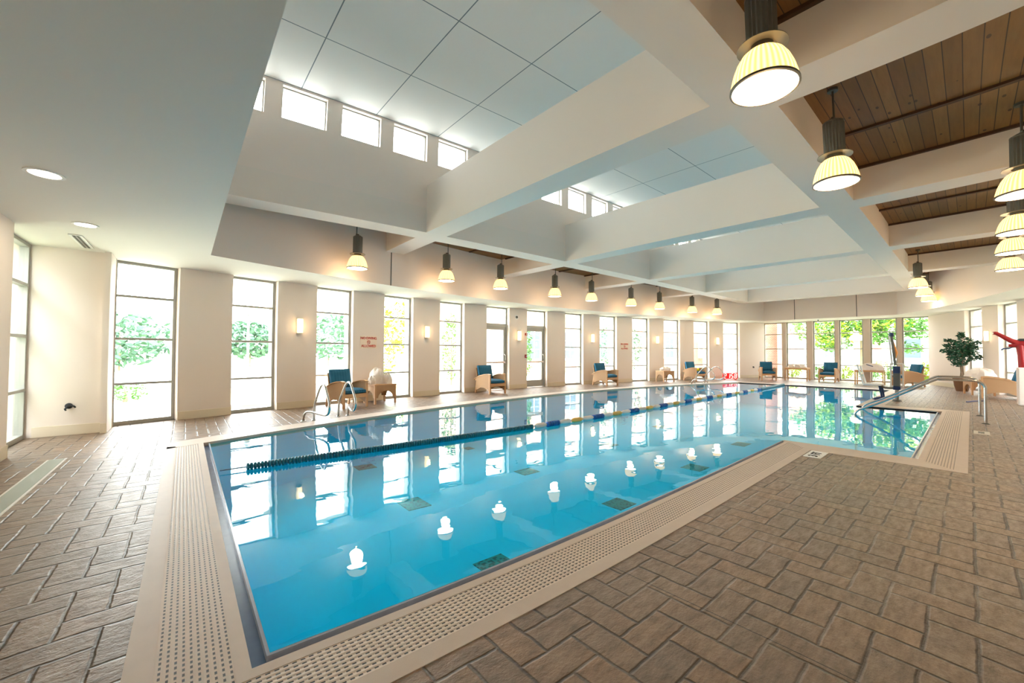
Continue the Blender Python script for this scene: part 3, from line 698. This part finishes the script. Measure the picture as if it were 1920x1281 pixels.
def make_chair():
    """faces local -y; seat .43, arms .61, back .88"""
    r = empty('lounge_armchair'); hw = .33
    for s in (-1, 1):
        x0, x1 = (s * hw, s * (hw - .045)); x0, x1 = min(x0, x1), max(x0, x1)
        side = [(-.37, .60), (-.30, .615), (-.1, .60), (.12, .555), (.30, .49), (.42, .42), (.40, .40), (.34, .40), (.32, .10), (.26, .12), (.1, .19), (-.1, .19), (-.28, .13), (-.33, .10), (-.37, .10)]
        vs_ = [(x, y, z) for x in (x0, x1) for y, z in side]; n = len(side)
        MB().add(vs_, [tuple(range(n)), tuple(range(n, 2 * n))[::-1]] + [(i, n + i, n + (i + 1) % n, (i + 1) % n) for i in range(n)]).build('side_panel', 'wicker', r)
        m = MB(); top = [(-.39, .612), (-.28, .63), (-.1, .615), (.12, .57), (.30, .505), (.45, .425)]
        for (ya, za), (yb, zb) in zip(top, top[1:]): m.bar(((x0 + x1) / 2, ya, za), ((x0 + x1) / 2, yb, zb), .075, .022)
        m.build('armrest', 'oak', r)
        m = MB(); m.bar((s * (hw - .022), -.37, 0), (s * (hw - .022), -.37, .61), .05, .04, (0, 1, 0)); m.build('leg', 'oak', r)
        m = MB(); m.bar((s * (hw - .03), .40, 0), (s * (hw - .03), .33, .42), .04, .045, (0, 1, 0)); m.build('leg', 'oak', r)
    MB().box(-hw + .045, -.39, .24, hw - .045, -.35, .33).build('front_apron', 'oak', r, bevel=.004)
    MB().box(-hw + .045, -.35, .29, hw - .045, .34, .32).build('seat_deck', 'wicker', r)
    bk = Matrix.Translation((0, .26, .33)) @ Matrix.Rotation(R(-14), 4, 'X')
    m = MB(); m.add([bk @ Vector(p) for p in [(-.29, .03, 0), (.29, .03, 0), (.29, .06, 0), (-.29, .06, 0), (-.27, .03, .50), (.27, .03, .50), (.27, .06, .50), (-.27, .06, .50)]],
                    [(0, 3, 2, 1), (4, 5, 6, 7), (0, 1, 5, 4), (1, 2, 6, 5), (2, 3, 7, 6), (3, 0, 4, 7)]); m.build('backrest_frame', 'wicker', r)
    m = MB(); cushion(m, -.28, -.38, .33, .28, .24, .44); m.build('seat_cushion', 'cushion', r, smooth=True)
    m = MB(); T = bk @ Matrix.Translation((0, -.05, .31)) @ Matrix.Rotation(R(90), 4, 'X'); cushion(m, -.27, -.24, -.06, .27, .25, .06, T, puff=.015); m.build('back_cushion', 'cushion', r, smooth=True)
    return r
ch0 = make_chair()
CH = [(3.22, 10.10, .25, 'teal cushioned wicker armchair nearest the camera, behind the first grab rails'),
      (8.02, 10.72, .02, 'teal cushioned wicker armchair left of the first glass door'),
      (13.55, 10.35, -.1, 'teal cushioned wicker armchair between the doors and the far sign'),
      (19.05, 9.25, -.3, 'teal cushioned wicker armchair behind the far grab rails, yellow towel on it'),
      (21.95, 6.95, -1.08, 'teal cushioned armchair in front of the far left corner pier, turned sideways'),
      (22.75, 4.55, -1.58, 'teal cushioned armchair facing the pool before the middle of the far windows'),
      (22.2, 1.75, -2.45, 'teal cushioned armchair at the far right windows, turned to the left'),
      (18.45, -.58, pi, 'wicker armchair seen from its side by the right wall, partly behind the handrail')]
for i, (x, y, a, lb) in enumerate(CH):
    o = ch0 if i == 0 else copy_tree(ch0); o.location = (x, y, 0); o.rotation_euler.z = a; tag(o, lb, 'armchair', 'lounge armchairs around the pool')
m = MB(); cushion(m, -.14, -.1, 0, .14, .1, .09, puff=.03)
o = m.build('folded_towel', 'yellow', smooth=True); o.location = (19.1, 9.17, .475); o.rotation_euler.z = .4; tag(o, 'bright yellow towel lying on the seat of the far armchair', 'towel')
# ---------------------------------------------------------------- side tables with arched aprons
def make_table(L=.62, D=.5, H=.5, solid=True, top='wicker'):
    r = empty('side_table')
    MB().box(-L / 2 - .02, -D / 2 - .02, H - .03, L / 2 + .02, D / 2 + .02, H).build('tabletop', 'oak', r, bevel=.006)
    def apron(w_, tr):
        n = 10; up = [(-w_ / 2, H - .03), (w_ / 2, H - .03)]
        lo = [(w_ / 2, .16)] + [(w_ * .36 * cos(pi * k / n), (.16 if solid else H - .10) + (.17 if solid else .03) * sin(pi * k / n)) for k in range(n + 1)] + [(-w_ / 2, .16)]
        if not solid: lo[0] = (w_ / 2, H - .1); lo[-1] = (-w_ / 2, H - .1)
        pl = up + lo; n2 = len(pl); vs_ = [tr(x, z, t_) for t_ in (-.01, .01) for x, z in pl]
        MB().add(vs_, [tuple(range(n2)), tuple(range(n2, 2 * n2))[::-1]] + [(i, n2 + i, n2 + (i + 1) % n2, (i + 1) % n2) for i in range(n2)]).build('apron', top, r)
    for s in (-1, 1):
        apron(L, lambda x, z, t_: (x, s * D / 2 + t_, z)); apron(D, lambda x, z, t_: (s * L / 2 + t_, x, z))
        for q in (-1, 1): MB().bar((s * (L / 2 - .01), q * (D / 2 - .01), 0), (s * (L / 2 - .01), q * (D / 2 - .01), H - .03), .042, .042, (0, 1, 0)).build('leg', 'oak', r)
    if not solid: MB().bar((-L / 2, 0, .14), (L / 2, 0, .14), .03, .02).bar((-L / 2, -D / 2, .14), (-L / 2, D / 2, .14), .03, .02).bar((L / 2, -D / 2, .14), (L / 2, D / 2, .14), .03, .02).build('stretcher', 'oak', r)
    return r
def place(t, x, y, a, lb, g):
    t.location = (x, y, 0); t.rotation_euler.z = a; tag(t, lb, 'side table', g); return t
tb = make_table(); place(tb, 4.16, 10.35, .2, 'wicker side table with arched apron beside the first armchair, piled with white towels', 'wicker side tables')
t2 = copy_tree(tb); place(t2, 17.35, 9.85, -.3, 'wicker side table with arched apron against the far piers, pale towels on top', 'wicker side tables')
t5 = copy_tree(tb); place(t5, 19.55, -.15, .3, 'wicker side table beside the potted tree on the right, white towels on top', 'wicker side tables')
tc = make_table(.95, .5, .62, False, 'oak'); place(tc, 22.75, 5.85, R(-90), 'slim legged oak table at the far left windows holding crumpled towels', 'slim legged oak tables')
t4 = copy_tree(tc); place(t4, 22.05, 2.95, R(-90), 'slim legged oak table left of the pool lift, with a mound of towels', 'slim legged oak tables')
def towel(x, y, z, lx, ly, h, seed, lb, g, mt='towel'):
    rnd = random.Random(seed); n, k = 22, 12; vs_ = []; ph = [rnd.uniform(0, 6.28) for _ in range(6)]
    for j in range(k + 1):
        t = j / k; e = cos(t * pi / 2)
        for i in range(n):
            a = 2 * pi * i / n
            q = (max(e, 0) ** .5) * (1 + .13 * sin(3 * a + ph[0]) + .10 * sin(7 * a + ph[1] + 5 * t) + .05 * sin(13 * a + ph[2] + 9 * t)) if j < k else .02
            vs_.append((lx / 2 * q * cos(a), ly / 2 * q * sin(a), h * sin(t * pi / 2) * (1 + .10 * sin(5 * a + ph[3]) + .05 * sin(11 * a + ph[4] + 4 * t))))
    fs = [(j * n + i, j * n + (i + 1) % n, (j + 1) * n + (i + 1) % n, (j + 1) * n + i) for j in range(k) for i in range(n)] + [tuple(range(n))[::-1], tuple(k * n + i for i in range(n))]
    o = MB().add(vs_, fs).build('rolled_towel', mt, smooth=True); o.location = (x, y, z); o.rotation_euler.z = rnd.uniform(0, 3); return tag(o, lb, 'towel', g)
G = 'white towels piled on the first table'
towel(4.10, 10.42, .5, .42, .38, .37, 1, 'largest crumpled white towel at the back of the first table', G)
towel(3.90, 10.22, .5, .2, .2, .2, 2, 'small white towel at the left front edge of the first table', G)
towel(4.34, 10.32, .5, .24, .24, .24, 3, 'crumpled white towel at the right side of the first table', G)
towel(17.35, 9.85, .5, .5, .42, .17, 4, 'low mound of pale towels on the far wicker table by the piers', 'pale towels on the far wicker table')
G = 'towels on the far left oak table'
for k, dy in enumerate((-.25, 0, .27)): towel(22.75, 5.85 + dy, .62, .27, .26, .12 + .03 * (k % 2), 5 + k, ['rightmost', 'middle', 'leftmost'][k] + ' of three crumpled pale towels on the far left oak table', G)
towel(22.05, 2.90, .62, .5, .86, .26, 9, 'wide mound of pale towels on the oak table left of the pool lift', 'towels left of the pool lift')
towel(19.5, -.20, .5, .66, .56, .34, 10, 'big heap of white towels on the wicker table by the potted tree', 'towels by the potted tree')
o = MB().bar((21.72, 3.02, .86), (21.74, 2.80, .78), .03, .03).build('black_strap', 'navy'); tag(o, 'short dark strap lying on the towels on the oak table left of the pool lift', 'strap')
o = MB().box(22.38, 2.98, .002, 22.66, 3.26, .6).build('waste_bin', 'post', bevel=.02); tag(o, 'grey upright bin standing behind the oak table left of the pool lift', 'bin')
# ---------------------------------------------------------------- grab rails
RP = [(0, 0, 0), (0, -.02, .12), (0, -.05, .24), (0, -.12, .36), (0, -.22, .46), (0, -.38, .60), (0, -.50, .69), (0, -.60, .728), (0, -.70, .735), (0, -.80, .70), (0, -.90, .60), (0, -1.0, .50), (0, -1.06, .40), (0, -1.05, .31), (.0, -.98, .245), (.01, -.85, .205), (.04, -.7, .195), (.08, -.5, .20), (.13, -.3, .205), (.17, -.15, .185), (.19, -.06, .12), (.195, -.02, .05), (.195, 0, 0)]
def smooth_path(P, k=3):
    P = [Vector(p) for p in P]; out = []
    for i in range(len(P) - 1):
        p0, p1, p2, p3 = P[max(i - 1, 0)], P[i], P[i + 1], P[min(i + 2, len(P) - 1)]
        for j in range(k):
            t = j / k; out.append(.5 * ((2 * p1) + (p2 - p0) * t + (2 * p0 - 5 * p1 + 4 * p2 - p3) * t * t + (3 * p1 - p0 - 3 * p2 + p3) * t ** 3))
    return out + [P[-1]]
def grab(x, y, s, a, lb):
    r = empty('grab_rail', (x, y, 0), a, label=lb, cat='pool rail', group='bent steel grab rails at the pool edge')
    P = [(s * px, py, pz) for px, py, pz in RP]
    MB().tube(smooth_path(P), .021, 10).build('rail_tube', 'steel', r, smooth=True)
    for px in (0, s * .195): MB().lathe([(0, .018), (.03, .018), (.045, .004), (.048, 0)], (px, 0, 0), 16).build('escutcheon', 'steel', r, smooth=True)
grab(2.06, 8.46, -1, .0, 'left one of the two bent steel grab rails nearest the camera')
grab(2.60, 8.70, 1, .0, 'right one of the two bent steel grab rails nearest the camera')
grab(17.32, 8.42, -1, -.3, 'left one of the two bent steel grab rails at the far end')
grab(17.86, 8.25, 1, -.3, 'right one of the two bent steel grab rails at the far end')
# ---------------------------------------------------------------- stair handrails into the side bay
HP = [(-.167, 0), (-.168, .62), (-.165, .70), (-.14, .76), (-.083, .80), (.0, .815), (.22, .817), (.43, .815), (.52, .79), (.9, .55), (1.325, .29), (1.66, .115), (1.76, .06), (1.81, .0), (1.82, -.08), (1.80, -.5), (1.80, -.9)]
for x, lb in ((11.60, 'steel stair handrail into the side bay, nearer of the two, with the front post'), (12.97, 'steel stair handrail into the side bay, farther of the two')):
    r = empty('stair_handrail', (x, 0, 0), label=lb, cat='handrail', group='steel stair handrails')
    MB().tube(smooth_path([(0, y + (.06 if x > 12 else 0), z) for y, z in HP]), .024, 10).build('rail_tube', 'steel', r, smooth=True)
    MB().lathe([(0, .02), (.034, .02), (.055, .004), (.058, 0)], (0, -.167 + (.06 if x > 12 else 0), 0), 16).build('escutcheon', 'dark', r, smooth=True)
# ---------------------------------------------------------------- lane rope
r = empty('lane_rope', (0, 0, 0), label='floating lane rope crossing the pool lengthways, teal then blue, white and amber', cat='lane rope')
ry = lambda x: 5.47 + .03 * sin(x * .7)
MB().tube([(x, ry(x), ZWAT + .03) for x in frange(.32, 19.38, .4)], .008, 6).build('cable', 'cable', r)
disc = MB()
def float_disc(x, L, rad, mt):
    m = MB(); n = 14; NR = 2 if mt == 'tealdisc' else (5 if mt == 'bluedisc' else 1); st = L / NR
    PR = [(-L / 2 + st * (i + f), rad * q) for i in range(NR) for f, q in ((.02, .55), (.22, 1), (.78, 1), (.98, .55))]
    vs_ = [(x + dx, ry(x) + q * cos(2 * pi * k / n), ZWAT + .03 + q * sin(2 * pi * k / n)) for dx, q in PR for k in range(n)]
    m.add(vs_, [(i * n + k, i * n + (k + 1) % n, (i + 1) * n + (k + 1) % n, (i + 1) * n + k) for i in range(len(PR) - 1) for k in range(n)] + [tuple(range(n))[::-1], tuple((len(PR) - 1) * n + k for k in range(n))])
    return m.build('float', mt, r)
x = .62
while x < 5.0: float_disc(x, .073, .043, 'tealdisc'); x += .0755
x = 5.08
for mt, L in [('whidisc', .30)]: float_disc(x + L / 2, L * .95, .045, mt); x += L
seq = ['bluedisc', 'whidisc', 'yeldisc', 'whidisc']; k = 0
while x < 16.4:
    L = .335; float_disc(x + L / 2, L * .96, .052 if seq[k % 4] == 'bluedisc' else .045, seq[k % 4]); x += L; k += 1
m = MB(); xx = 16.5
while xx < 19.3:
    n = 10; m.add([(xx + dx, ry(xx) + .055 * cos(2 * pi * q / n), ZWAT + .03 + .055 * sin(2 * pi * q / n)) for dx in (0, .05) for q in range(n)], [(q, (q + 1) % n, n + (q + 1) % n, n + q) for q in range(n)] + [tuple(range(n))[::-1], tuple(n + q for q in range(n))]); xx += .0755
o = m.build('far_floats', 'tealdisc', r); o['kind'] = 'stuff'
# ---------------------------------------------------------------- markings and drains in the deck
r = empty('depth_marker', (6.42, 1.43, .001), R(90), label='white depth marking tile set in the deck at the corner of the grating', cat='depth marker')
MB().box(-.10, -.22, 0, .10, .22, .004).build('tile', 'white', r); 
text_obj('3', .15, 'darker', r, (0, .12, .005), (0, 0, R(-90))); text_obj('FT', .15, 'darker', r, (0, -.05, .005), (0, 0, R(-90)), sx_=.9)
r = empty('depth_marker', (10.25, -.1, .001), R(90), label='pale depth marking tile in the deck right of the side bay', cat='depth marker')
MB().box(-.09, -.19, 0, .09, .19, .004).build('tile', 'ivory', r); text_obj('3', .1, 'dark', r, (0, .09, .005), (0, 0, R(-90))); text_obj('FT', .1, 'dark', r, (0, -.04, .005), (0, 0, R(-90)), sx_=.9)
r = empty('floor_drain', (-1.255, 4.2, 0), label='long pale strip drain in the deck at the left edge', cat='floor drain')
MB().box(-.085, -3, .0, .085, 2.95, .004).build('frame', 'white', r); MB().box(-.065, -3, .004, .065, 2.93, .007).build('grille', 'strip', r)
# ---------------------------------------------------------------- pool lift at the far side of the bay
r = empty('pool_lift', (15.1, 1.42, 0), R(90), label='white and navy pool access lift with a tall mast beside the far handrail', cat='pool lift')
MB().lathe([(0, .05), (.09, .05), (.11, 0)], (0, 0, 0), 16).build('base_plate', 'dark', r); MB().lathe([(.045, .04), (.045, .42)], (0, 0, 0), 14, True).build('base_post', 'silver', r, smooth=True)
MB().box(-.08, -.08, .32, .08, .08, .42).build('lower_box', 'navy', r, bevel=.015); MB().box(-.08, -.08, .78, .08, .08, .97).build('motor_box', 'navy', r, bevel=.015)
MB().box(-.075, -.07, .42, .075, .07, .80).build('battery_box', 'dark', r, bevel=.01)
for x in (-.13, .13): MB().bar((x, -.02, .40), (x, -.02, 1.05), .035, .035, (0, 1, 0)).build('mast', 'white', r)
[MB().bar((-.13, -.02, z_), (.13, -.02, z_), .033, .033).build('cross_bar', 'white', r) for z_ in (1.05, .74, .42)]; MB().bar((.10, -.02, 1.0), (.16, -.02, 1.86), .04, .04, (0, 1, 0)).build('tall_pole', 'white', r)
MB().bar((.03, 0, 1.0), (.10, 0, 1.80), .06, .04, (0, 1, 0)).build('lifting_arm', 'silver', r); MB().tube([(.05, -.05, 1.18), (.02, -.06, 1.35), (.06, -.06, 1.5), (.09, -.05, 1.68)], [.03, .045, .045, .03], 10).build('webbing', 'orange', r, smooth=True)
MB().lathe([(0, .12), (.05, .10), (.055, .02), (.03, 0)], (.10, 0, 1.80), 12).build('arm_head', 'navy', r, smooth=True)
MB().box(.30, -.24, .42, .74, .22, .47).build('seat', 'white', r, bevel=.02); MB().bar((.72, -.22, .45), (.86, -.22, 1.0), .04, .04, (0, 1, 0)).bar((.72, .2, .45), (.86, .2, 1.0), .04, .04, (0, 1, 0)).bar((.86, -.22, .98), (.86, .2, .98), .05, .05).bar((.80, -.22, .74), (.80, .2, .74), .04, .04).build('backrest', 'white', r)
MB().tube([(.05, 0, .36), (.25, 0, .36), (.40, 0, .42)], .03, 10).build('seat_arm', 'silver', r, smooth=True)
MB().tube([(.36, -.2, .42), (.34, -.3, .25), (.32, -.34, .08), (.5, -.4, .03)], .028, 10).tube([(.36, .18, .42), (.34, .1, .25), (.32, .06, .08), (.5, .0, .03)], .028, 10).bar((.48, -.42, .03), (.48, .02, .03), .12, .02).build('footrest', 'navy', r, smooth=True)
o = MB().tube([(16.2, .1, .02), (16.5, -.05, .03), (16.9, -.2, .02)], .018, 8).build('pool_hose', 'navy', smooth=True); tag(o, 'short dark hose lying on the deck behind the handrails', 'hose')
# ---------------------------------------------------------------- red arm on its pedestal, right edge
r = empty('swivel_hoist', (16.5, -.87, 0), label='red swivel arm on a white pedestal at the right edge of the picture', cat='hoist')
MB().box(-.2, -.28, 0, .2, .10, .98).build('pedestal', 'towel', r, bevel=.03)
MB().tube([(0, .0, .98), (0, .02, 1.3), (0, .04, 1.60)], [.075, .065, .075], 14).build('red_column', 'red', r, smooth=True)
MB().tube([(0, .05, 1.60), (0, .18, 1.68), (0, .32, 1.80), (0, .43, 1.89)], [.075, .06, .048, .042], 12).build('red_arm', 'red', r, smooth=True)
MB().tube([(0, -.15, 1.58), (0, .05, 1.60), (0, .14, 1.55), (0, .22, 1.55)], [.075, .08, .05, .035], 12).build('swivel_joint', 'red', r, smooth=True)
MB().tube([(0, -.15, 1.69), (0, .04, 1.69), (0, .09, 1.67)], [.04, .04, .025], 10).build('black_cover', 'darker', r, smooth=True)
MB().tube([(0, .14, 1.52), (0, .22, 1.47), (0, .30, 1.47), (0, .34, 1.43)], .016, 8).build('hook', 'navy', r, smooth=True)
# ---------------------------------------------------------------- foliage
def leaves(mb, c, rad, n, size, rnd, flat=1.0, hollow=.3):
    for _ in range(n):
        while True:
            p = Vector((rnd.uniform(-1, 1), rnd.uniform(-1, 1), rnd.uniform(-1, 1)))
            if hollow < p.length < 1: break
        q = Vector((c[0] + p.x * rad[0], c[1] + p.y * rad[1], c[2] + p.z * rad[2]))
        a = Vector((rnd.uniform(-1, 1), rnd.uniform(-1, 1), rnd.uniform(-.6, .6) * flat)).normalized(); b = a.cross(Vector((rnd.uniform(-1, 1), rnd.uniform(-1, 1), rnd.uniform(-1, 1)))).normalized()
        L = size * rnd.uniform(.7, 1.3); a *= L; b *= L * .42
        mb.quad(q - a, q + b, q + a, q - b)
rnd = random.Random(3)
r = empty('potted_tree', (20.9, .23, 0), label='leafy green potted tree standing by the right pier at the far end', cat='potted plant')
MB().lathe([(0, 0), (.15, 0), (.20, .20), (.22, .40), (.235, .42), (.235, .45), (.20, .45), (.19, .41), (0, .41)], (0, 0, 0), 24).build('pot', 'pot', r, smooth=True)
MB().lathe([(0, .42), (.19, .42), (.19, .40)], (0, 0, 0), 20).build('soil', 'soil', r)
for k in range(3):
    a = k * 2.1; MB().tube([(.05 * cos(a), .05 * sin(a), .4), (.03 * cos(a + 1), .03 * sin(a + 1), .8), (.05 * cos(a + 2), .05 * sin(a + 2), 1.2), (.14 * cos(a), .14 * sin(a), 1.75)], [.022, .02, .017, .01], 8).build('trunk', 'bark', r, smooth=True)
m = MB()
for c, rad, n in [((0, .05, 1.25), (.30, .32, .36), 420), ((.0, -.08, 1.62), (.26, .26, .32), 300), ((.05, .20, 1.52), (.2, .2, .28), 170), ((0, -.26, 1.4), (.2, .17, .32), 150), ((0, .32, 1.80), (.10, .12, .07), 40), ((0, .0, 1.98), (.10, .10, .12), 60), ((0, .42, 1.42), (.12, .12, .08), 36), ((0, -.40, 1.72), (.12, .12, .07), 36), ((0, -.42, 1.2), (.1, .1, .08), 30), ((0, .38, 1.62), (.1, .1, .06), 26), ((0, .1, .92), (.12, .16, .08), 30)]: leaves(m, c, rad, n, .062, rnd)
m.build('foliage', 'leafd', r)
def bush(name, x, y, z, rad, n, size, mt, lb, cat, g=None, trunk=None):
    r = empty(name, (x, y, z), label=lb, cat=cat, group=g); m = MB()
    hz = rad[2]; base = trunk or 0
    leaves(m, (0, 0, base + hz), rad, n, size, rnd, 1.0, .45); m.build('foliage', mt, r)
    MB().tube([(0, 0, -.05), (.03, .02, base + hz * .5), (0, 0, base + hz * 1.3)], [.06 + base * .03, .05 + base * .02, .02], 8).build('stem', 'bark', r, smooth=True)
    return r
# ---------------------------------------------------------------- outdoors
struct(MB().box(-60, 12.3, -.35, 90, 120, -.05).box(24.6, -40, -.35, 90, 12.3, -.05).box(-60, -60, -.35, -2.4, 12.3, -.05).box(-2.4, -60, -.35, 24.6, -3.3, -.05).build('ground', 'grassy'))
struct(MB().box(-60, 12.2, -.06, 24.5, 14.4, -.03).box(24.5, -6, -.06, 25.4, 14.4, -.03).build('path', 'paving'))
struct(MB().box(-60, 18, -.05, 6, 28, -.03).build('road', 'paving'))
GB = 'shrubs outside the left windows'
for (x, y, z, rad, n, sz, mt, lb) in [
    (6.95, 13.0, 0, (.42, .42, 1.25), 500, .07, 'leafb', 'loose grey green shrub right outside the fifth window'),
    (8.9, 14.6, 0, (.42, .42, 1.5), 600, .07, 'leafm', 'narrow green conifer behind the shrub of the fifth window'),
    (12.3, 14.1, 0, (.55, .55, 1.35), 800, .08, 'leafm', 'bright green conifer seen through the second glass door'),
    (13.9, 14.0, 0, (.4, .4, 2.1), 700, .08, 'leafm', 'tall narrow cypress seen right of the second glass door'),
    (13.6, 13.1, 0, (.3, .35, 1.1), 350, .07, 'leafd', 'dark shrub low in the window right of the second glass door'),
    (18.4, 14.6, 0, (.9, .9, 1.7), 500, .1, 'leafb', 'round pale tree in front of the brick house windows'),
    (20.4, 13.9, 0, (.8, .8, 1.5), 450, .1, 'leafb', 'leafy tree outside the ninth window'),
    (6.8, 17.0, 0, (.7, .7, .9), 300, .1, 'leafy', 'pale yellow green bush across the lawn behind the towel table')]:
    bush('garden_shrub', x, y, z, rad, n, sz, mt, lb, 'shrub', GB)
GT = 'distant trees across the lawn'
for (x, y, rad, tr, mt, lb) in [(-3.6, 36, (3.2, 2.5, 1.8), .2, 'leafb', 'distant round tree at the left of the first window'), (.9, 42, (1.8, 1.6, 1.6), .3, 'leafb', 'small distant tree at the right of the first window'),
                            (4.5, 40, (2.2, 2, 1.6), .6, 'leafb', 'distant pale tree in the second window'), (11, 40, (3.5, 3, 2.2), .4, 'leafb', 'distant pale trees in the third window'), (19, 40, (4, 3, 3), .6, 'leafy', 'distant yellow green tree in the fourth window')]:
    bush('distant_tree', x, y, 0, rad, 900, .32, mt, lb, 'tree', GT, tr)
bush('low_hedge', -1.3, 14.2, -.05, (.55, .35, .28), 260, .06, 'leafm', 'low green bush on the lawn outside the first window', 'shrub')
r = empty('street_lamp', (2.6, 24, -.05), label='thin dark lamp post on the lawn in the second window', cat='lamp post')
MB().tube([(0, 0, 0), (0, 0, 3.1)], .06, 8).build('post', 'dark', r); MB().lathe([(0, 0), (.12, .05), (.16, .3), (0, .42)], (0, 0, 3.1), 12).build('lantern', 'dark', r)
# brick house beyond the left windows
r = empty('brick_house', (0, 0, 0), label='pink brick house with white framed windows beyond the left side lawn', cat='house')
MB().box(15.5, 19.5, -.1, 50, 28, 5.2).build('wall', 'brick', r); MB().box(15.2, 19.2, 5.2, 50.3, 28.3, 5.5).build('eaves', 'render', r)
MB().add([(15, 19, 5.5), (50.5, 19, 5.5), (50.5, 28.5, 5.5), (15, 28.5, 5.5), (19, 23.7, 8), (46, 23.7, 8)], [(0, 1, 5, 4), (2, 3, 4, 5), (1, 2, 5), (3, 0, 4)]).build('roof', 'roof', r)
for k in range(9):
    x0 = 17.2 + k * 3.4; f = MB().box(x0 - .12, 19.4, .75, x0 + 1.72, 19.5, 2.75)
    w_ = f.build('window', 'white', r)
    g = MB()
    for i in range(2):
        for j in range(3): g.box(x0 + .04 + i * .82, 19.37, .9 + j * .62, x0 + .76 + i * .82, 19.41, 1.46 + j * .62)
    g.build('pane', 'shade_glass', w_)
# far garden behind the end windows
GH = 'hedges under the far windows'
for i, (x, y, rad, mt, lb) in enumerate([(26.2, 7.0, (.45, .5, .35), 'leafy', 'yellow green bush at the leftmost far window'), (26.1, 5.7, (.6, .6, .38), 'leafm', 'green bush behind the far left oak table'), (26.0, 4.55, (.6, .5, .36), 'leafy', 'yellow green bush left of the middle far armchair'),
                                         (26.0, 3.5, (.6, .5, .42), 'leafm', 'green bush right of the middle far armchair'), (26.1, 2.4, (.6, .5, .42), 'leafm', 'green bush behind the pool lift'), (28.2, 3.0, (.5, .9, .5), 'leafy', 'bright yellow green bush behind the pool lift'), (26.3, 1.45, (.4, .25, .5), 'leafy', 'bright bush behind the far right armchair')]):
    bush('garden_bush', x, y, -.05, rad, 420, .07, mt, lb, 'bush', GH)
r = empty('garden_tree', (31.5, 4.6, 0), label='broad leafy tree with sunlit yellow green leaves behind the far windows', cat='tree')
MB().tube([(0, 0, -.1), (.05, .05, 1.5), (0, -.1, 3.0), (.1, .1, 5)], [.20, .17, .14, .06], 10).tube([(0, 0, 1.8), (-.3, 1.0, 2.8), (-.6, 2.0, 3.3)], [.1, .07, .03], 8).tube([(0, -.1, 2.0), (-.2, -1.2, 2.9), (-.3, -2.0, 3.4)], [.1, .07, .03], 8).build('trunk', 'bark', r, smooth=True)
m = MB()
for c, rad, n in [((-.8, 1.5, 2.7), (1.1, 1.3, .8), 700), ((-.5, -1.6, 3.0), (1.2, 1.4, .9), 700), ((0, 0, 4.0), (2, 2.8, 1.2), 1300), ((-1.2, 1.3, 2.0), (.7, 1.1, .6), 420), ((-.9, -.4, 3.1), (1, 1, .6), 350), ((-1.0, -.9, 2.3), (.7, .8, .5), 260), ((-.6, -2.6, 2.7), (.8, .9, .6), 300), ((-.6, 2.9, 2.9), (.8, .8, .8), 280), ((-.3, -2.2, 1.6), (.5, .8, .35), 120)]: leaves(m, c, rad, n, .13, rnd)
m.build('foliage', 'leafm', r)
m = MB()
for c, rad, n in [((-1.6, 1.0, 2.7), (.8, 1.3, 1.0), 420), ((-1.5, 1.6, 1.9), (.5, .7, .4), 120), ((-1.5, -1.2, 3.2), (.9, 1.5, .8), 280), ((-.9, 0, 3.9), (1.6, 2.3, .9), 320)]: leaves(m, c, rad, n, .12, rnd)
m.build('sunlit_foliage', 'leafy', r)
r = empty('garden_lamp', (27.5, 4.22, -.05), label='grey garden lamp column with a pale cap outside the fourth far light', cat='lamp post')
MB().box(-.12, -.12, 0, .12, .12, 2.05).build('column', 'post', r, bevel=.01); MB().lathe([(0, 2.05), (.30, 2.05), (.34, 2.15), (.26, 2.30), (0, 2.42)], (0, 0, 0), 16).build('cap', 'white', r, smooth=True)
r = empty('garden_house', (0, 0, 0), label='white sided house with pink brick ends beyond the garden', cat='house')
MB().box(38, -6, -.1, 46, 17, 3.9).build('wall', 'siding', r); [MB().box(37.9, a_, -.1, 38, b_, 3.9).build('brick_panel', 'brick', r) for a_, b_ in ((4.4, 5.5), (-1, 1.2), (9.3, 11))]
MB().add([(37.2, -7, 3.9), (47, -7, 3.9), (47, 18, 3.9), (37.2, 18, 3.9), (42, -5, 6.4), (42, 16, 6.4)], [(0, 3, 5, 4), (1, 4, 5, 2), (0, 4, 1), (3, 2, 5)]).build('roof', 'roof', r)
for y0 in (6.6, 2.2, -3.6, 12.0): w_ = MB().box(37.86, y0, .9, 37.95, y0 + 1.3, 2.4).build('window', 'white', r); MB().box(37.83, y0 + .1, 1.0, 37.87, y0 + 1.2, 2.3).build('pane', 'shade_glass', w_)
for y0, lb in ((7.72, 'pink brick column just outside the leftmost far window'), (.95, 'pink brick column just outside the rightmost far window')):
    o = MB().box(25.0, y0 - .32, -.3, 25.6, y0 + .32, 4.2).build('brick_column', 'brick'); tag(o, lb, 'column', 'brick columns outside the far windows')
o = MB().box(-4.4, 11.0, -.3, -4.0, 14.0, 4.2).box(-4.4, 5.0, -.3, -4.0, 9.0, 4.2).build('wing_wall', 'brickgrey'); o['kind'] = 'structure'

r = empty('brick_wing', (0, 0, 0), label='pink brick building wing seen through the right side windows', cat='building')
MB().box(16, -9, -.1, 36.5, -6.5, 5.0).build('wall', 'brick', r); MB().box(15.7, -9.3, 5.0, 36.8, -6.2, 5.2).build('eaves', 'render', r)
for x0 in (20.5, 25.0, 30.0): w_ = MB().box(x0, -6.5, .9, x0 + 1.4, -6.42, 2.5).build('window', 'white', r); MB().box(x0 + .1, -6.43, 1.0, x0 + 1.3, -6.39, 2.4).build('pane', 'shade_glass', w_)
